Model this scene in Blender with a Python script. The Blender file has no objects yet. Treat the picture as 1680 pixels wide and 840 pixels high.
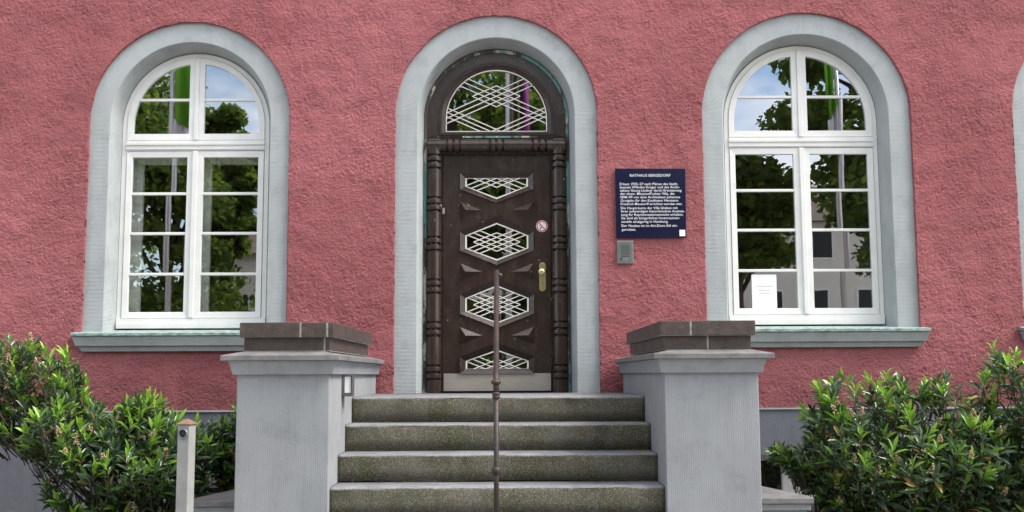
import bpy, bmesh, math, random
import numpy as np
from mathutils import Vector, Matrix, Quaternion

R = math.radians
random.seed(7)
rng = np.random.default_rng(11)
scene = bpy.context.scene
C = scene.collection

# ------------------------------------------------------------------ camera
cam_d = bpy.data.cameras.new('camera')
cam = bpy.data.objects.new('camera', cam_d)
C.objects.link(cam)
cam_d.sensor_width = 36.0
cam_d.lens = 36.0 * 1760 / 1680
cam_d.clip_start = 0.1
cam_d.clip_end = 600
PITCH, YAW, ROLL = math.atan(195 / 1760), math.atan(10 / 1760), 0.0045
fw = Vector((math.sin(YAW) * math.cos(PITCH), math.cos(YAW) * math.cos(PITCH), math.sin(PITCH)))
r0 = Vector((math.cos(YAW), -math.sin(YAW), 0))
u0 = r0.cross(fw)
rt = r0 * math.cos(ROLL) - u0 * math.sin(ROLL)
up = u0 * math.cos(ROLL) + r0 * math.sin(ROLL)
mw = Matrix((rt, up, -fw)).transposed().to_4x4()
mw.translation = Vector((0, -10, 0.167))
cam.matrix_world = mw
scene.camera = cam

# ------------------------------------------------------------------ sky, sun, exposure
SUN_EL, SUN_AZ = R(52), R(106)         # veiled sun, high on the right; azimuth from +Y (behind the building) towards +X
world = bpy.data.worlds.new('World')
scene.world = world
world.use_nodes = True
nt = world.node_tree
for n in list(nt.nodes):
    nt.nodes.remove(n)
out = nt.nodes.new('ShaderNodeOutputWorld')
bg = nt.nodes.new('ShaderNodeBackground')
sky = nt.nodes.new('ShaderNodeTexSky')
sky.sky_type = 'NISHITA'
sky.sun_disc = False
sky.sun_elevation = SUN_EL
sky.sun_rotation = SUN_AZ
sky.air_density = 1.0
sky.dust_density = 1.2
sky.ozone_density = 1.0
tc = nt.nodes.new('ShaderNodeTexCoord')
mp = nt.nodes.new('ShaderNodeMapping')
mp.inputs['Scale'].default_value = (1.0, 1.0, 2.2)
mp.inputs['Location'].default_value = (3.1, 1.7, 0.4)
cn = nt.nodes.new('ShaderNodeTexNoise')
cn.inputs['Scale'].default_value = 2.6
cn.inputs['Detail'].default_value = 8
cn.inputs['Roughness'].default_value = 0.58
cr = nt.nodes.new('ShaderNodeValToRGB')
cr.color_ramp.elements[0].position = 0.42
cr.color_ramp.elements[1].position = 0.63
mixc = nt.nodes.new('ShaderNodeMixRGB')
mixc.inputs['Color2'].default_value = (9.4, 8.9, 8.4, 1)
nt.links.new(tc.outputs['Generated'], mp.inputs['Vector'])
nt.links.new(mp.outputs['Vector'], cn.inputs['Vector'])
nt.links.new(cn.outputs['Fac'], cr.inputs['Fac'])
nt.links.new(cr.outputs['Color'], mixc.inputs['Fac'])
nt.links.new(sky.outputs['Color'], mixc.inputs['Color1'])
nt.links.new(mixc.outputs['Color'], bg.inputs['Color'])
bg.inputs['Strength'].default_value = 0.10
nt.links.new(bg.outputs['Background'], out.inputs['Surface'])

S = Vector((math.sin(SUN_AZ) * math.cos(SUN_EL), math.cos(SUN_AZ) * math.cos(SUN_EL), math.sin(SUN_EL)))
sun_d = bpy.data.lights.new('sun', 'SUN')
sun_d.energy = 1.5
sun_d.angle = R(24)
sun_d.color = (1.0, 0.95, 0.88)
sun = bpy.data.objects.new('sun', sun_d)
sun.rotation_euler = (-S).to_track_quat('-Z', 'Y').to_euler()
sun.location = (8, 8, 20)
C.objects.link(sun)

scene.render.engine = 'CYCLES'
scene.view_settings.view_transform = 'Standard'
scene.view_settings.look = 'None'
scene.view_settings.gamma = 1.0
scene.view_settings.use_curve_mapping = False
scene.view_settings.exposure = 1.92
scene.cycles.use_denoising = True
scene.cycles.max_bounces = 6
scene.cycles.diffuse_bounces = 3
scene.cycles.glossy_bounces = 3
scene.cycles.transparent_max_bounces = 12

# ------------------------------------------------------------------ materials
class NT:
    def __init__(s, name):
        s.m = bpy.data.materials.new(name)
        s.m.use_nodes = True
        s.t = s.m.node_tree
        s.b = s.t.nodes['Principled BSDF']
        s.o = s.t.nodes['Material Output']
    def n(s, typ, **kw):
        nd = s.t.nodes.new(typ)
        for k, v in kw.items():
            if k in nd.inputs:
                nd.inputs[k].default_value = v
            else:
                setattr(nd, k, v)
        return nd
    def l(s, a, b):
        s.t.links.new(a, b)
    def coord(s, scale=(1, 1, 1), kind='Object', rot=(0, 0, 0)):
        c = s.n('ShaderNodeTexCoord')
        m = s.n('ShaderNodeMapping')
        m.inputs['Scale'].default_value = scale
        m.inputs['Rotation'].default_value = rot
        s.l(c.outputs[kind], m.inputs['Vector'])
        return m.outputs['Vector']
    def noise(s, vec, scale, detail=4, rough=0.55, dist=0.0):
        k = s.n('ShaderNodeTexNoise', Scale=scale, Detail=detail, Roughness=rough, Distortion=dist)
        s.l(vec, k.inputs['Vector'])
        return k.outputs['Fac']
    def ramp(s, fac, stops):
        r = s.n('ShaderNodeValToRGB')
        e = r.color_ramp.elements
        while len(e) < len(stops):
            e.new(0.5)
        for i, (p, c) in enumerate(stops):
            e[i].position = p
            e[i].color = (c, c, c, 1) if isinstance(c, (int, float)) else (*c, 1)
        s.l(fac, r.inputs['Fac'])
        return r.outputs['Color']
    def mix(s, fac, a, b, mode='MIX'):
        m = s.n('ShaderNodeMixRGB', blend_type=mode)
        for inp, v in (('Fac', fac), ('Color1', a), ('Color2', b)):
            if isinstance(v, (int, float)):
                m.inputs[inp].default_value = v if inp == 'Fac' else (v, v, v, 1)
            elif isinstance(v, tuple):
                m.inputs[inp].default_value = (*v, 1)
            else:
                s.l(v, m.inputs[inp])
        return m.outputs['Color']
    def math(s, op, a, b=0.0):
        m = s.n('ShaderNodeMath', operation=op)
        for i, v in enumerate((a, b)):
            if isinstance(v, (int, float)):
                m.inputs[i].default_value = v
            else:
                s.l(v, m.inputs[i])
        return m.outputs[0]
    def bump(s, h, dist=0.01, strength=1.0, prev=None):
        b = s.n('ShaderNodeBump', Distance=dist, Strength=strength)
        s.l(h, b.inputs['Height'])
        if prev is not None:
            s.l(prev, b.inputs['Normal'])
        return b.outputs['Normal']
    def fin(s, col=None, rough=None, normal=None, metal=None, spec=None):
        i = s.b.inputs
        for key, v in (('Base Color', col), ('Roughness', rough), ('Metallic', metal), ('Specular IOR Level', spec)):
            if v is None:
                continue
            if isinstance(v, tuple):
                i[key].default_value = (*v, 1)
            elif isinstance(v, (int, float)):
                i[key].default_value = v
            else:
                s.l(v, i[key])
        if normal is not None:
            s.l(normal, i['Normal'])
        return s.m

def simple(name, c1, c2=None, scale=6, rough=0.6, bump=0.0, bscale=120, metal=0, spec=0.5, stretch=(1, 1, 1)):
    k = NT(name)
    v = k.coord(stretch)
    col = k.mix(k.ramp(k.noise(v, scale, 6), [(0.3, 0.0), (0.7, 1.0)]), c1, c2 or c1)
    nrm = k.bump(k.noise(v, bscale, 4), bump, 0.8) if bump else None
    return k.fin(col, rough, nrm, metal, spec)

def mat_stucco():
    k = NT('stucco')
    v = k.coord((1, 1, 1))
    v2 = k.coord((0.92, 1, 1.1), rot=(0, R(15), 0))
    broad = k.noise(v, 0.6, 6, 0.62)
    mid = k.noise(v, 9, 5, 0.6)
    col = k.mix(k.ramp(broad, [(0.36, 0.0), (0.64, 1.0)]), (0.252, 0.082, 0.087), (0.350, 0.122, 0.128))
    col = k.mix(k.ramp(mid, [(0.35, 0.0), (0.75, 0.35)]), col, (0.36, 0.085, 0.09))
    fine = k.noise(v, 160, 3, 0.6)
    col = k.mix(k.ramp(fine, [(0.55, 0.0), (0.8, 0.3)]), col, (0.55, 0.25, 0.26))
    # rain streaks, repaired patches and splash dirt near the foot of the wall
    vs = k.coord((5.0, 5.0, 0.35))
    col = k.mix(k.ramp(k.noise(vs, 1.6, 5, 0.6), [(0.50, 0.0), (0.72, 0.30)]), col, (0.27, 0.085, 0.09))
    col = k.mix(k.ramp(k.noise(v, 0.55, 3, 0.5, 0.8), [(0.53, 0.0), (0.56, 0.22)]), col, (0.43, 0.155, 0.17))
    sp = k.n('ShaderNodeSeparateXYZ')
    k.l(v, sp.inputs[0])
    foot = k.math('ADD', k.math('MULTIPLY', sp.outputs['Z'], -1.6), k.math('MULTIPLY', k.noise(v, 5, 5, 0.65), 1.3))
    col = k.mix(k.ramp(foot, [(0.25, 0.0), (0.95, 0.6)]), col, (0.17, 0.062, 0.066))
    h1 = k.noise(v2, 38, 5, 0.68, 0.2)
    h2 = k.n('ShaderNodeTexVoronoi', Scale=46.0, feature='F1')
    k.l(v2, h2.inputs['Vector'])
    h3 = k.noise(v2, 95, 4, 0.7)
    hh = k.math('ADD', k.math('MULTIPLY', h1, 1.0), k.math('MULTIPLY', h2.outputs['Distance'], -0.30))
    hh = k.math('ADD', hh, k.math('MULTIPLY', h3, 0.6))
    hh = k.math('MULTIPLY', hh, k.ramp(k.noise(v, 1.3, 4, 0.6), [(0.35, 0.45), (0.62, 1.0)]))
    n = k.bump(hh, 0.020, 1.0)
    return k.fin(col, 0.88, n, spec=0.25)

def mat_combed(name, base, dark, axis):
    """combed cement render: fine parallel grooves along 'axis' of UV (U) or object X / Y"""
    k = NT(name)
    if axis == 'U':
        c = k.n('ShaderNodeTexCoord')
        sep = k.n('ShaderNodeSeparateXYZ')
        k.l(c.outputs['UV'], sep.inputs[0])
        u = sep.outputs['X']
    else:
        c = k.n('ShaderNodeTexCoord')
        sep = k.n('ShaderNodeSeparateXYZ')
        k.l(c.outputs['Object'], sep.inputs[0])
        u = k.math('ADD', sep.outputs['X'], sep.outputs['Y'])
    v = k.coord((1, 1, 1))
    wob = k.noise(v, 14, 3)
    ph = k.math('ADD', k.math('MULTIPLY', u, 2 * math.pi / 0.0125), k.math('MULTIPLY', wob, 2.2))
    g = k.math('SINE', ph)
    g = k.math('MULTIPLY', g, k.ramp(k.noise(v, 9, 5, 0.65), [(0.38, 0.0), (0.62, 1.0)]))
    broad = k.noise(v, 1.6, 6, 0.6)
    col = k.mix(k.ramp(broad, [(0.3, 0.0), (0.72, 1.0)]), base, dark)
    vs = k.coord((3.0, 3.0, 0.35))
    streak = k.ramp(k.noise(vs, 4, 5, 0.6), [(0.50, 0.0), (0.75, 0.35)])
    col = k.mix(streak, col, tuple(0.72 * x for x in dark))
    # grime patches, soot-dark drips and pale scuffs
    col = k.mix(k.ramp(k.noise(v, 5.5, 7, 0.68), [(0.52, 0.0), (0.70, 0.40)]), col, tuple(0.62 * x for x in dark))
    col = k.mix(k.ramp(k.noise(v, 11, 6, 0.7), [(0.66, 0.0), (0.72, 0.5)]), col, tuple(1.25 * x for x in base))
    grain = k.noise(v, 220, 3, 0.6)
    col = k.mix(k.ramp(grain, [(0.5, 0.0), (0.75, 0.35)]), col, tuple(min(1, 1.3 * x) for x in base))
    n = k.bump(g, 0.0016 if axis == 'U' else 0.0010, 0.7)
    n = k.bump(grain, 0.004, 0.8, n)
    return k.fin(col, 0.85, n, spec=0.3)

def mat_step():
    k = NT('mossy_step_stone')
    v = k.coord((1, 1, 1))
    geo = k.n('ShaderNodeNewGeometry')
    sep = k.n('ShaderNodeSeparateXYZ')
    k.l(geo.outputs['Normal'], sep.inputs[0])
    upf = k.ramp(k.math('ADD', sep.outputs['Z'], k.math('MULTIPLY', k.math('SUBTRACT', k.noise(v, 60, 3), 0.5), 0.5)), [(0.45, 0.0), (0.72, 1.0)])  # treads paler than mossy risers: worn, plus sky light put into the colour
    worn_skylit = k.mix(k.ramp(k.noise(v, 7, 5), [(0.35, 0.0), (0.7, 1.0)]), (0.165, 0.175, 0.195), (0.25, 0.26, 0.28))
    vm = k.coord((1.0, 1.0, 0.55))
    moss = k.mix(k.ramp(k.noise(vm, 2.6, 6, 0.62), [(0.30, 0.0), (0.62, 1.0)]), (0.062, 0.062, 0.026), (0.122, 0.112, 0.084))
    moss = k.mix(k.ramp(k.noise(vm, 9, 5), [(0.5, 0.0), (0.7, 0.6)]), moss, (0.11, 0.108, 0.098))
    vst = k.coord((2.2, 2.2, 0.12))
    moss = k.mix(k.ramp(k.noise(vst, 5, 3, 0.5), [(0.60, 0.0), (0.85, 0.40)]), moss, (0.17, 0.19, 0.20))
    col = k.mix(upf, moss, worn_skylit)
    vo = k.n('ShaderNodeTexVoronoi', Scale=190.0)
    k.l(v, vo.inputs['Vector'])
    spk = k.ramp(vo.outputs['Color'], [(0.62, 0.0), (0.86, 0.55)])
    col = k.mix(spk, col, (0.34, 0.33, 0.28))
    spd = k.ramp(k.noise(v, 90, 4, 0.7), [(0.3, 0.5), (0.5, 0.0)])
    col = k.mix(spd, col, (0.03, 0.03, 0.022))
    n = k.bump(k.noise(v, 110, 4, 0.7), 0.007, 0.9)
    return k.fin(col, 0.92, n, spec=0.25)

def mat_brown():
    k = NT('brown_door_paint')
    v = k.coord((1, 1, 1))
    vg = k.coord((6, 6, 0.8))
    col = k.mix(k.ramp(k.noise(vg, 5, 5), [(0.3, 0.0), (0.7, 1.0)]), (0.024, 0.0135, 0.010), (0.042, 0.0255, 0.0185))
    chip = k.ramp(k.noise(v, 24, 5, 0.6), [(0.685, 0.0), (0.71, 1.0)])
    col = k.mix(chip, col, (0.38, 0.36, 0.30))
    dust = k.ramp(k.noise(v, 3.2, 6, 0.7), [(0.55, 0.0), (0.8, 0.3)])
    col = k.mix(dust, col, (0.085, 0.070, 0.058))
    rg = k.ramp(k.noise(v, 8, 4), [(0.3, 0.16), (0.7, 0.32)])
    n = k.bump(k.noise(vg, 40, 4), 0.0015, 0.6)
    return k.fin(col, rg, n, spec=0.5)

def mat_peel():
    k = NT('flaking_teal_paint')
    v = k.coord((1, 1, 0.35))
    a = k.noise(v, 6, 7, 0.68)
    col = k.mix(k.ramp(a, [(0.49, 0.0), (0.53, 1.0)]), (0.05, 0.042, 0.034), (0.10, 0.24, 0.21))
    col = k.mix(k.ramp(k.noise(v, 8, 7, 0.68), [(0.53, 0.0), (0.57, 1.0)]), col, (0.42, 0.41, 0.33))
    n = k.bump(a, 0.006, 1.0)
    return k.fin(col, 0.8, n)

def mat_rust():
    k = NT('rusted_iron')
    v = k.coord((1, 1, 1))
    col = k.mix(k.ramp(k.noise(v, 9, 6, 0.65), [(0.48, 0.0), (0.72, 1.0)]), (0.030, 0.023, 0.022), (0.070, 0.034, 0.022))
    col = k.mix(k.ramp(k.noise(v, 40, 5, 0.65), [(0.6, 0.0), (0.7, 0.6)]), col, (0.16, 0.14, 0.14))
    n = k.bump(k.noise(v, 90, 4), 0.002, 0.8)
    return k.fin(col, 0.55, n, metal=0.25)

def mat_glass():
    k = NT('window_glass')
    t = k.t
    t.nodes.remove(k.b)
    tr = k.n('ShaderNodeBsdfTransparent')
    tr.inputs['Color'].default_value = (0.95, 0.97, 0.96, 1)
    gl = k.n('ShaderNodeBsdfGlossy', Roughness=0.0)
    gl.inputs['Color'].default_value = (0.96, 0.98, 1.0, 1)
    v = k.coord((1, 1, 1))
    nb = k.bump(k.noise(v, 1.6, 2, 0.4), 0.004, 0.12)
    k.l(nb, gl.inputs['Normal'])
    fr = k.n('ShaderNodeFresnel', IOR=1.5)
    geo = k.n('ShaderNodeNewGeometry')
    fac = k.math('MULTIPLY', k.math('ADD', fr.outputs[0], 0.29), k.math('SUBTRACT', 1.0, geo.outputs['Backfacing']))
    mx = k.n('ShaderNodeMixShader')
    k.l(fac, mx.inputs[0])
    k.l(tr.outputs[0], mx.inputs[1])
    k.l(gl.outputs[0], mx.inputs[2])
    k.l(mx.outputs[0], k.o.inputs['Surface'])
    return k.m

def mat_leaf(name, stops, trans=0.25, rough=0.38):
    k = NT(name)
    at = k.n('ShaderNodeAttribute', attribute_name='age')
    col = k.ramp(at.outputs['Fac'], stops)
    k.fin(col, rough, spec=0.5)
    tl = k.n('ShaderNodeBsdfTranslucent')
    k.l(k.mix(0.5, col, (0.2, 0.35, 0.03), 'MULTIPLY') if False else col, tl.inputs['Color'])
    mx = k.n('ShaderNodeMixShader')
    mx.inputs[0].default_value = trans
    k.l(k.b.outputs[0], mx.inputs[1])
    k.l(tl.outputs[0], mx.inputs[2])
    k.l(mx.outputs[0], k.o.inputs['Surface'])
    return k.m

M = {}
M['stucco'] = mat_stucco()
M['surround'] = mat_combed('combed_surround', (0.395, 0.422, 0.420), (0.325, 0.350, 0.352), 'U')
M['pillar'] = mat_combed('combed_pillar_render', (0.300, 0.314, 0.324), (0.225, 0.237, 0.245), 'XY')
M['sillstone'] = mat_combed('combed_sill', (0.385, 0.41, 0.395), (0.29, 0.315, 0.305), 'XY')
M['plinth'] = mat_combed('combed_plinth', (0.155, 0.162, 0.186), (0.125, 0.132, 0.152), 'XY')
M['patina'] = simple('copper_patina', (0.34, 0.46, 0.42), (0.10, 0.14, 0.13), 22, 0.7, 0.003, 90, stretch=(1, 1, 2))
M['white'] = simple('white_window_paint', (0.75, 0.75, 0.72), (0.66, 0.66, 0.63), 5, 0.42, 0.0006, 60)
M['glass'] = mat_glass()
M['brown'] = mat_brown()
M['peel'] = mat_peel()
M['cream'] = simple('lattice_paint', (0.78, 0.76, 0.70), (0.70, 0.66, 0.58), 30, 0.5)
M['kick'] = simple('kick_plate_metal', (0.40, 0.365, 0.315), (0.33, 0.30, 0.255), 5, 0.42, 0.0008, 80, metal=0.35, stretch=(1, 1, 4))
M['brass'] = simple('polished_brass', (0.80, 0.68, 0.38), (0.70, 0.57, 0.30), 20, 0.28, metal=1.0)
M['brick'] = simple('brown_clinker', (0.034, 0.026, 0.023), (0.082, 0.058, 0.047), 14, 0.5, 0.004, 70)
M['mortar'] = simple('pale_mortar', (0.36, 0.35, 0.32), (0.20, 0.20, 0.18), 40, 0.9, 0.004, 120)
M['slate'] = simple('grey_slate', (0.105, 0.100, 0.100), (0.20, 0.195, 0.195), 9, 0.55, 0.002, 70)
M['step'] = mat_step()
M['rust'] = mat_rust()
M['navy'] = simple('navy_enamel', (0.006, 0.007, 0.030), (0.009, 0.009, 0.036), 3, 0.22)
M['print'] = simple('white_print', (0.78, 0.78, 0.78), (0.74, 0.74, 0.74), 10, 0.5)
M['steel'] = simple('brushed_steel', (0.20, 0.215, 0.205), (0.26, 0.28, 0.265), 12, 0.4, 0.001, 200, metal=0.7)
M['darkslot'] = simple('dark_slot', (0.02, 0.02, 0.02), (0.03, 0.03, 0.03), 10, 0.8)
M['paper'] = simple('white_paper', (0.82, 0.82, 0.82), (0.78, 0.78, 0.79), 4, 0.7)
M['ink'] = simple('grey_ink', (0.35, 0.35, 0.36), (0.42, 0.42, 0.43), 40, 0.8)
M['red'] = simple('red_print', (0.50, 0.03, 0.05), (0.45, 0.03, 0.05), 10, 0.5)
M['black'] = simple('black_print', (0.015, 0.015, 0.015), (0.02, 0.02, 0.02), 10, 0.5)
M['postpaint'] = simple('grey_post_paint', (0.30, 0.30, 0.285), (0.22, 0.22, 0.21), 7, 0.6, 0.001, 90)
M['copper'] = simple('weathered_copper', (0.22, 0.125, 0.085), (0.30, 0.20, 0.145), 20, 0.5, metal=0.4)
M['lampframe'] = simple('dark_lamp_frame', (0.06, 0.055, 0.055), (0.09, 0.08, 0.08), 14, 0.5)
M['opal'] = simple('opal_lamp_glass', (0.84, 0.87, 0.88), (0.80, 0.83, 0.84), 6, 0.25)
M['bark'] = simple('twig_bark', (0.075, 0.052, 0.035), (0.13, 0.095, 0.07), 18, 0.85, 0.003, 60)
M['flower'] = simple('faded_cream_flower', (0.42, 0.33, 0.19), (0.24, 0.16, 0.08), 35, 0.8)
M['leaf'] = mat_leaf('laurel_leaf', [(0.0, (0.044, 0.078, 0.046)), (0.30, (0.088, 0.148, 0.064)), (0.56, (0.14, 0.31, 0.035)), (0.87, (0.29, 0.50, 0.06)), (0.92, (0.36, 0.25, 0.07)), (1.0, (0.20, 0.10, 0.035))], 0.28, 0.22)
M['fern'] = mat_leaf('fern_leaf', [(0.0, (0.05, 0.11, 0.02)), (1.0, (0.13, 0.24, 0.05))], 0.3, 0.6)
M['treeleaf'] = mat_leaf('tree_leaf', [(0.0, (0.07, 0.13, 0.02)), (0.5, (0.14, 0.23, 0.03)), (1.0, (0.25, 0.34, 0.05))], 0.6, 0.5)
M['soil'] = simple('dark_soil', (0.035, 0.028, 0.02), (0.07, 0.055, 0.04), 30, 0.95, 0.02, 60)
M['paving'] = simple('grey_paving', (0.24, 0.232, 0.22), (0.31, 0.30, 0.285), 3, 0.9, 0.004, 60)
M['room'] = simple('room_paint', (0.30, 0.28, 0.25), (0.34, 0.32, 0.28), 2, 0.8)
M['housewall'] = simple('pale_house_render', (0.66, 0.60, 0.53), (0.72, 0.67, 0.61), 1.5, 0.85)
M['houseroof'] = simple('dark_roof_tile', (0.10, 0.075, 0.065), (0.15, 0.11, 0.09), 4, 0.8)
M['alu'] = simple('flagpole_metal', (0.62, 0.62, 0.62), (0.55, 0.55, 0.56), 3, 0.35, metal=0.5)
M['flaggreen'] = simple('green_flag_cloth', (0.20, 0.55, 0.04), (0.17, 0.48, 0.03), 3, 0.8)
M['flagwhite'] = simple('white_flag_cloth', (0.72, 0.72, 0.74), (0.66, 0.66, 0.70), 3, 0.8)
M['flagpurple'] = simple('purple_flag_cloth', (0.26, 0.03, 0.22), (0.20, 0.02, 0.18), 3, 0.8)

# ------------------------------------------------------------------ object helpers
def empty(name, loc, label=None, cat=None, group=None, kind=None):
    o = bpy.data.objects.new(name, None)
    o.location = loc
    o.empty_display_size = 0.1
    C.objects.link(o)
    tag(o, label, cat, group, kind)
    return o

def tag(o, label=None, cat=None, group=None, kind=None):
    if label: o['label'] = label
    if cat: o['category'] = cat
    if group: o['group'] = group
    if kind: o['kind'] = kind
    return o

def link(name, me, parent=None):
    o = bpy.data.objects.new(name, me)
    C.objects.link(o)
    if parent is not None:
        o.parent = parent
        if parent.type == 'EMPTY':
            o.matrix_parent_inverse = Matrix.Translation(parent.location).inverted()
    return o

class MB:
    """collects world-space geometry for ONE mesh object"""
    def __init__(s):
        s.v, s.f, s.uv = [], [], None
    def add(s, vs, fs):
        b = len(s.v)
        s.v += [tuple(v) for v in vs]
        s.f += [tuple(i + b for i in f) for f in fs]
        return s
    def box(s, x0, x1, y0, y1, z0, z1):
        v = [(x0, y0, z0), (x1, y0, z0), (x1, y1, z0), (x0, y1, z0), (x0, y0, z1), (x1, y0, z1), (x1, y1, z1), (x0, y1, z1)]
        return s.add(v, [(0, 3, 2, 1), (4, 5, 6, 7), (0, 1, 5, 4), (1, 2, 6, 5), (2, 3, 7, 6), (3, 0, 4, 7)])
    def prism(s, poly, y0, y1):
        """poly: list of (x, z), extruded from y0 (front) to y1"""
        n = len(poly)
        v = [(x, y0, z) for x, z in poly] + [(x, y1, z) for x, z in poly]
        f = [tuple(range(n)), tuple(range(2 * n - 1, n - 1, -1))]
        f += [(i, i + n, (i + 1) % n + n, (i + 1) % n) for i in range(n)]
        return s.add(v, f)
    def ring(s, outer, inner, yo, yi, yb):
        """frame between two outlines of equal length; front at yo on the outer and yi on the inner edge, back at yb"""
        n = len(outer)
        v = [(x, yo, z) for x, z in outer] + [(x, yi, z) for x, z in inner] + [(x, yb, z) for x, z in outer] + [(x, yb, z) for x, z in inner]
        f = []
        for i in range(n):
            j = (i + 1) % n
            f += [(i, j, j + n, i + n), (i, i + 2 * n, j + 2 * n, j), (i + n, j + n, j + 3 * n, i + 3 * n), (i + 2 * n, i + 3 * n, j + 3 * n, j + 2 * n)]
        return s.add(v, f)
    def lathe(s, prof, origin, axis, seg=20):
        """prof: (radius, along) revolved about axis through origin"""
        a = Vector(axis).normalized()
        q = a.to_track_quat('Z', 'Y')
        ex, ey = q @ Vector((1, 0, 0)), q @ Vector((0, 1, 0))
        o = Vector(origin)
        vs, fs = [], []
        for r, t in prof:
            for i in range(seg):
                w = 2 * math.pi * i / seg
                vs.append(o + a * t + ex * (r * math.cos(w)) + ey * (r * math.sin(w)))
        for k in range(len(prof) - 1):
            for i in range(seg):
                j = (i + 1) % seg
                fs.append((k * seg + i, k * seg + j, (k + 1) * seg + j, (k + 1) * seg + i))
        fs.append(tuple(range(seg - 1, -1, -1)))
        fs.append(tuple(range((len(prof) - 1) * seg, len(prof) * seg)))
        return s.add(vs, fs)
    def tube(s, pts, rad, seg=8):
        pts = [Vector(p) for p in pts]
        rad = rad if isinstance(rad, (list, tuple)) else [rad] * len(pts)
        vs, fs = [], []
        ref = Vector((0.31, 0.17, 0.93))
        for k, p in enumerate(pts):
            d = (pts[min(k + 1, len(pts) - 1)] - pts[max(k - 1, 0)]).normalized()
            a = d.cross(ref)
            if a.length < 0.05:
                a = d.cross(Vector((1, 0, 0)))
            a.normalize()
            b = d.cross(a)
            for i in range(seg):
                w = 2 * math.pi * i / seg
                vs.append(p + a * (rad[k] * math.cos(w)) + b * (rad[k] * math.sin(w)))
        for k in range(len(pts) - 1):
            for i in range(seg):
                j = (i + 1) % seg
                fs.append((k * seg + i, k * seg + j, (k + 1) * seg + j, (k + 1) * seg + i))
        fs.append(tuple(range(seg - 1, -1, -1)))
        fs.append(tuple(range((len(pts) - 1) * seg, len(pts) * seg)))
        return s.add(vs, fs)
    def build(s, name, mat, parent=None, bevel=0.0, seg=2, smooth=False, fixn=True):
        me = bpy.data.meshes.new(name)
        me.from_pydata(s.v, [], s.f)
        if fixn or bevel:
            bm = bmesh.new()
            bm.from_mesh(me)
            if bevel:
                es = [e for e in bm.edges if len(e.link_faces) == 2 and e.calc_face_angle(0) > R(25)]
                bmesh.ops.bevel(bm, geom=es, offset=bevel, segments=seg, affect='EDGES', profile=0.5, clamp_overlap=True)
            if fixn:
                bmesh.ops.recalc_face_normals(bm, faces=bm.faces)
            bm.to_mesh(me)
            bm.free()
        me.materials.append(M[mat])
        if smooth:
            me.polygons.foreach_set('use_smooth', [True] * len(me.polygons))
        return link(name, me, parent)

def fast_mesh(name, verts, tris, mat, parent=None, age=None, smooth=False):
    me = bpy.data.meshes.new(name)
    nv, nf = len(verts), len(tris)
    me.vertices.add(nv)
    me.vertices.foreach_set('co', np.asarray(verts, np.float32).ravel())
    me.loops.add(nf * 3)
    me.loops.foreach_set('vertex_index', np.asarray(tris, np.int32).ravel())
    me.polygons.add(nf)
    me.polygons.foreach_set('loop_start', np.arange(0, nf * 3, 3, dtype=np.int32))
    me.polygons.foreach_set('loop_total', np.full(nf, 3, np.int32))
    if smooth:
        me.polygons.foreach_set('use_smooth', np.ones(nf, bool))
    me.update(calc_edges=True)
    if age is not None:
        a = me.attributes.new('age', 'FLOAT', 'POINT')
        a.data.foreach_set('value', np.asarray(age, np.float32))
    me.materials.append(M[mat])
    return link(name, me, parent)

def arch_path(cx, hw, spring, zb, n=40):
    """points from bottom left over the arch to bottom right, with tangent independent stations"""
    nj = 10
    pts = [(cx - hw, zb + (spring - zb) * i / nj) for i in range(nj)]
    pts += [(cx + hw * math.cos(math.pi * (1 - i / n)), spring + hw * math.sin(math.pi * i / n)) for i in range(n + 1)]
    pts += [(cx + hw, spring - (spring - zb) * i / nj) for i in range(1, nj + 1)]
    return pts

def arch_sweep(name, cx, spring, zb, prof, mat, parent, ref_hw, smooth=True, n=40, closed=False):
    """prof: list of (half width, y). One mesh with UV: U = length along the arch"""
    lines = [arch_path(cx, hw, spring, zb, n) for hw, _ in prof]
    ns = len(lines[0])
    refl = arch_path(cx, ref_hw, spring, zb, n)
    L = [0.0]
    for i in range(1, ns):
        L.append(L[-1] + math.hypot(refl[i][0] - refl[i - 1][0], refl[i][1] - refl[i - 1][1]))
    vs = [(x, y, z) for (hw, y), ln in zip(prof, lines) for x, z in ln]
    fs = []
    m = len(prof)
    for k in range(m if closed else m - 1):
        k2 = (k + 1) % m
        for i in range(ns - 1):
            fs.append((k * ns + i, k * ns + i + 1, k2 * ns + i + 1, k2 * ns + i))
    if closed:
        fs.append(tuple(k * ns for k in range(m)))
        fs.append(tuple(k * ns + ns - 1 for k in range(m - 1, -1, -1)))
    me = bpy.data.meshes.new(name)
    me.from_pydata(vs, [], fs)
    uv = me.uv_layers.new(name='UVMap')
    for p in me.polygons:
        for li in p.loop_indices:
            vi = me.loops[li].vertex_index
            uv.data[li].uv = (L[vi % ns], prof[vi // ns][0])
    me.materials.append(M[mat])
    o = link(name, me, parent)
    bm = bmesh.new()
    bm.from_mesh(me)
    bmesh.ops.recalc_face_normals(bm, faces=bm.faces)
    if not closed:
        # front faces must look at the street
        up_ = sum(f.normal.y * f.calc_area() for f in bm.faces)
        if up_ > 0:
            bmesh.ops.reverse_faces(bm, faces=bm.faces)
    for e in bm.edges:
        e.smooth = not (len(e.link_faces) == 2 and e.calc_face_angle(0) > R(28))
    for f in bm.faces:
        f.smooth = smooth
    bm.to_mesh(me)
    bm.free()
    return o

def copy_part(o, parent, offset):
    c = o.copy()
    C.objects.link(c)
    c.parent = parent
    c.matrix_parent_inverse = o.matrix_parent_inverse.copy()
    c.location = Vector(o.location) + Vector(offset)
    for ch in [x for x in bpy.data.objects if x.parent == o]:
        d = ch.copy()
        C.objects.link(d)
        d.parent = c
    return c

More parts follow.
